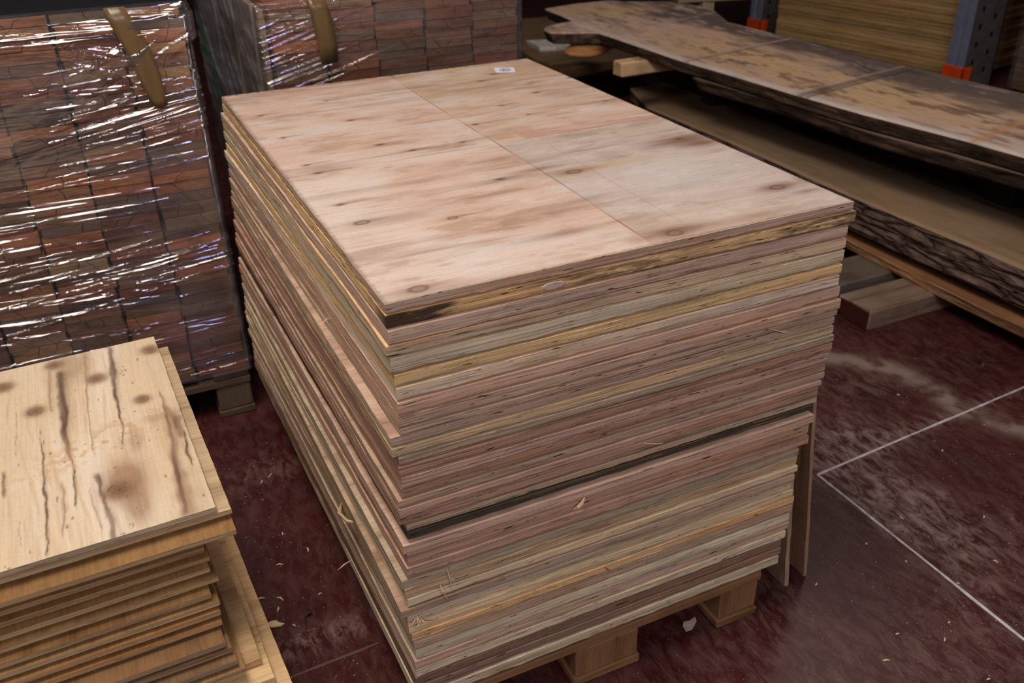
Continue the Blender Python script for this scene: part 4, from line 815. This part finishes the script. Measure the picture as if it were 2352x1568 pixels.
# floor slats under piles
for nm, (x0, y0, x1, y1) in {'nearer': (4.55, 3.15, 5.2, 3.25), 'farther': (4.40, 4.0, 5.1, 4.1)}.items(): thing_box('bearer', x0, x1, y0, y1, 0, .0195, M['face_x'], col(90, 70, 54), f'{nm} bearer under the rack panel pile behind the slabs', 'bearer', .003)
panelpile((4.27, 4.30), (4.50, 2.96), .02, 24, .0235, 'the pile between the rack uprights', (196, 160, 108), 5, -.9 if False else .9)
for nm, (x0, y0, x1, y1) in {'nearer': (4.74, 1.5, 5.5, 1.6), 'farther': (4.74, 2.35, 5.5, 2.45)}.items(): thing_box('bearer', x0, x1, y0, y1, 0, .0195, M['face_x'], col(90, 70, 54), f'{nm} bearer under the film-covered pile at the far right', 'bearer', .003)
panelpile((4.70, 2.68), (4.70, 1.2), .02, 24, .0245, 'the pile right of both uprights', (150, 112, 74), 8)

r = random.Random(15); yy_ = np.arange(1.16, 2.70, .006); zz_ = np.arange(.022, .606, .002); Yf, Zf = np.meshgrid(yy_, zz_); hf = .0015*fbm(Yf*5, Zf*20, 15, 2)
for _ in range(26):
    cyy = r.uniform(2.15, 2.45); czz = r.gauss(.27, .025) if _ < 18 else r.gauss(.40, .015); sl = r.choice([-.9, -.5, .8]); wr = r.uniform(.003, .006)
    hf += .006*np.exp(-((Yf-cyy)/r.uniform(.02, .05))**2)*np.exp(-((Zf-czz-sl*(Yf-cyy))/wr)**2)
idx = np.arange(Yf.size).reshape(Yf.shape); F = np.stack([idx[:-1, :-1], idx[1:, :-1], idx[1:, 1:], idx[:-1, 1:]], -1).reshape(-1, 4)
tag(mesh_obj('stretch_film', np.stack([4.690-hf.ravel(), Yf.ravel(), Zf.ravel()], 1).tolist(), F.tolist(), M['film'], smooth=True), 'sheet of stretch film with a few glints over the pile right of both uprights', 'film')
# far dark timber beyond the gap
for k_ in range(3):
    thing_box('dark_timber', 1.15, 2.6+.2*k_, 5.6+.35*k_, 5.9+.35*k_, 0, .35+.18*k_, M['face_x'], col(70+8*k_, 44, 36), ['low', 'middle', 'tall'][k_] + ' dark reddish timber stack far behind the forked slab', 'timber', .01)
thing_box('plank', 2.67, 3.32, 3.12, 3.29, .601, .630, M['face_x'], col(150, 130, 112), 'short pale-edged plank resting on a block behind the fork of the top slab', 'plank', .003, rz=-.25)
thing_box('small_block', 2.80, 2.87, 3.17, 3.23, 0, .6005, M['face_z'], col(190, 170, 140), 'pale upright block behind the far edge of the top slab', 'block', .003)

# ------------------------------------------------------------------ chips on the floor
chips = [(-.077, .936), (-.102, .919), (-.152, .495), (-.144, .406), (-.19, .514), (-.163, .466), (-.072, .47), (-.109, .419), (-.13, .60), (-.10, .70), (-.06, .62)]
where = ['farthest left', 'near the wrapped load', 'long curled', 'stubby', 'small', 'oval', 'isolated right-hand', 'dark round', 'faint', 'tiny farther', 'tiny nearer']
for i, (x, y) in enumerate(chips):
    r = random.Random(900+i); mb = MB(); l = r.uniform(.004, .010); a = r.uniform(0, 3.14)
    mb.tube([(-l*math.cos(a), -l*math.sin(a), .002), (0, 0, .004), (l*math.cos(a+.3), l*math.sin(a+.3), .002)], [.0008, .0022, .0009], 5)
    tag(mb.build('wood_chip', M['splinter'] if i != 7 else M['dark'], loc=(x, y, 0)), f'{where[i]} wood chip on the floor left of the big stack', 'wood chip', 'chips on the floor left of the big stack')
ch2 = [(1.172, -.112), (1.023, -.213), (1.088, .069), (1.124, -.013), (1.067, -.184), (1.226, .1), (1.4, .017), (.95, -.16), (1.02, -.32), (.90, .02), (1.52, .25), (1.3, -.1), (1.62, .5), (.88, -.2)]
w2 = ['beside the pale joint line, nearest its lower end', 'short one right of the leaning panels', 'pinkish one close to the joint line', 'one just left of the joint line', 'slanted one near the bottom edge', 'one just right of the joint corner', 'one on the dusty patch at the right', 'one near the pallet corner', 'big pale one at the bottom edge', 'one at the foot of the panels', 'one on the dust trail', 'one far right of the joint', 'one beyond the dust trail', 'one nearest the pallet']
for i, (x, y) in enumerate(ch2):
    r = random.Random(950+i); mb = MB(); l = r.uniform(.003, .007); a = r.uniform(0, 3.14)
    mb.tube([(-l*math.cos(a), -l*math.sin(a), .0015), (0, 0, .0025), (l*math.cos(a+.3), l*math.sin(a+.3), .0015)], [.0008, .0022, .001], 5)
    tag(mb.build('wood_chip', M['splinter'], loc=(x, y, 0)), f'pale wood chip on the floor, {w2[i]}', 'wood chip', 'chips on the floor right of the big stack')
# torn scraps
def scrap(x, y, s_, a, label, mat='splinter'):
    mb = MB(); P_ = [(-1, -.3), (-.3, -.5), (.7, -.2), (1, .2), (.3, .3), (-.2, .6), (-.7, .3)]; n = len(P_)
    for z in (.0005, .0035):
        for (u, v_) in P_: mb.v.append((s_*(u*math.cos(a)-v_*math.sin(a)), s_*(u*math.sin(a)+v_*math.cos(a)), z+.002*abs(u)))
    mb.f = [tuple(reversed(range(n))), tuple(n+i for i in range(n))] + [(i, (i+1) % n, (i+1) % n+n, i+n) for i in range(n)]; mb.m = [0]*(n+2)
    return tag(mb.build('wood_scrap', M[mat], loc=(x, y, 0)), label, 'scrap')
scrap(.590, .045, .022, .3, 'grey torn scrap on the floor between the pallet blocks', 'plaster')
scrap(-.178, .425, .018, -.6, 'torn tan scrap beside the right edge of the near left stack')
sd = MB(); r = random.Random(4)
for _ in range(520):
    x = r.uniform(.93, 2.0); y = r.uniform(-.6, .75)
    if r.random() < .3: x = r.uniform(-.24, -.05); y = r.uniform(.1, 1.1)
    s_ = r.uniform(.0006, .0016); a = r.uniform(0, 3.1); sd.tube([(x-s_*math.cos(a), y-s_*math.sin(a), .0005), (x+s_*math.cos(a), y+s_*math.sin(a), .0007)], s_*.4, 4)
tag(sd.build('sawdust', M['splinter']), 'fine pale sawdust specks scattered over the red floor', 'sawdust', kind='stuff')

# ------------------------------------------------------------------ camera
f, yaw, pitch, roll = 2110.797, .430029, .512229, -.0224021
cy, sy = math.cos(yaw), math.sin(yaw); cp, sp = math.cos(pitch), math.sin(pitch)
fwd = Vector((sy*cp, cy*cp, -sp)); right = Vector((cy, -sy, 0)); up = right.cross(fwd)
r2 = right*math.cos(roll)+up*math.sin(roll); u2 = -right*math.sin(roll)+up*math.cos(roll)
cam = bpy.data.cameras.new('camera'); co = bpy.data.objects.new('camera', cam); C.objects.link(co)
co.matrix_world = Matrix(((r2.x, u2.x, -fwd.x, -.29609), (r2.y, u2.y, -fwd.y, -1.04143), (r2.z, u2.z, -fwd.z, .5413+TOP), (0, 0, 0, 1)))
cam.sensor_width = 36; cam.lens = 36*f/2352; cam.clip_start = .05; cam.dof.use_dof = True; cam.dof.focus_distance = 1.45; cam.dof.aperture_fstop = 6
bpy.context.scene.camera = co

# ------------------------------------------------------------------ light
def area(name, loc, target, sx, sy_, power, color):
    l = bpy.data.lights.new(name, 'AREA'); l.shape = 'RECTANGLE'; l.size = sx; l.size_y = sy_; l.energy = power; l.color = color
    o = bpy.data.objects.new(name, l); C.objects.link(o); o.location = loc; o.rotation_euler = (Vector(target)-Vector(loc)).to_track_quat('-Z', 'Y').to_euler(); return o
area('hall_lamp', (-.6, .05, 3.4), (-.1, .35, 0), 1.3, .9, 76, (1.0, .905, .80))
area('hall_lamp', (3.3, 2.2, 4.2), (3.2, 2.6, 0), 1.2, .6, 34, (1.0, .90, .82))
area('blue_glint_light', (.2, -3.2, 2.5), (-.2, 1.2, .6), .22, .16, 12, (.40, .43, 1.0))  # added small source that gives the film its blue glints
area('film_streak_light', (-1.2, -3.4, 3.3), (-.2, .8, .6), 1.5, .12, 46, (1.0, .92, .84))  # added unseen strip light for film streaks and front fill
area('film_streak_light', (.9, -4.0, 3.3), (.3, .8, .6), 1.5, .12, 32, (1.0, .92, .84))  # second added strip light, same job
area('left_fill', (-3.6, -1.6, 3.6), (0, .8, .6), 1.0, .6, 28, (.86, .88, 1.0))  # added fill that brightens the left-facing sides
w = bpy.data.worlds.new('hall_air'); bpy.context.scene.world = w; w.use_nodes = True; w.node_tree.nodes['Background'].inputs[0].default_value = (.80, .74, .78, 1); w.node_tree.nodes['Background'].inputs[1].default_value = .17
vs = bpy.context.scene.view_settings; vs.view_transform = 'Standard'; vs.look = 'None'; vs.gamma = 1; vs.exposure = -0.2
bpy.context.scene.cycles.transparent_max_bounces = 24
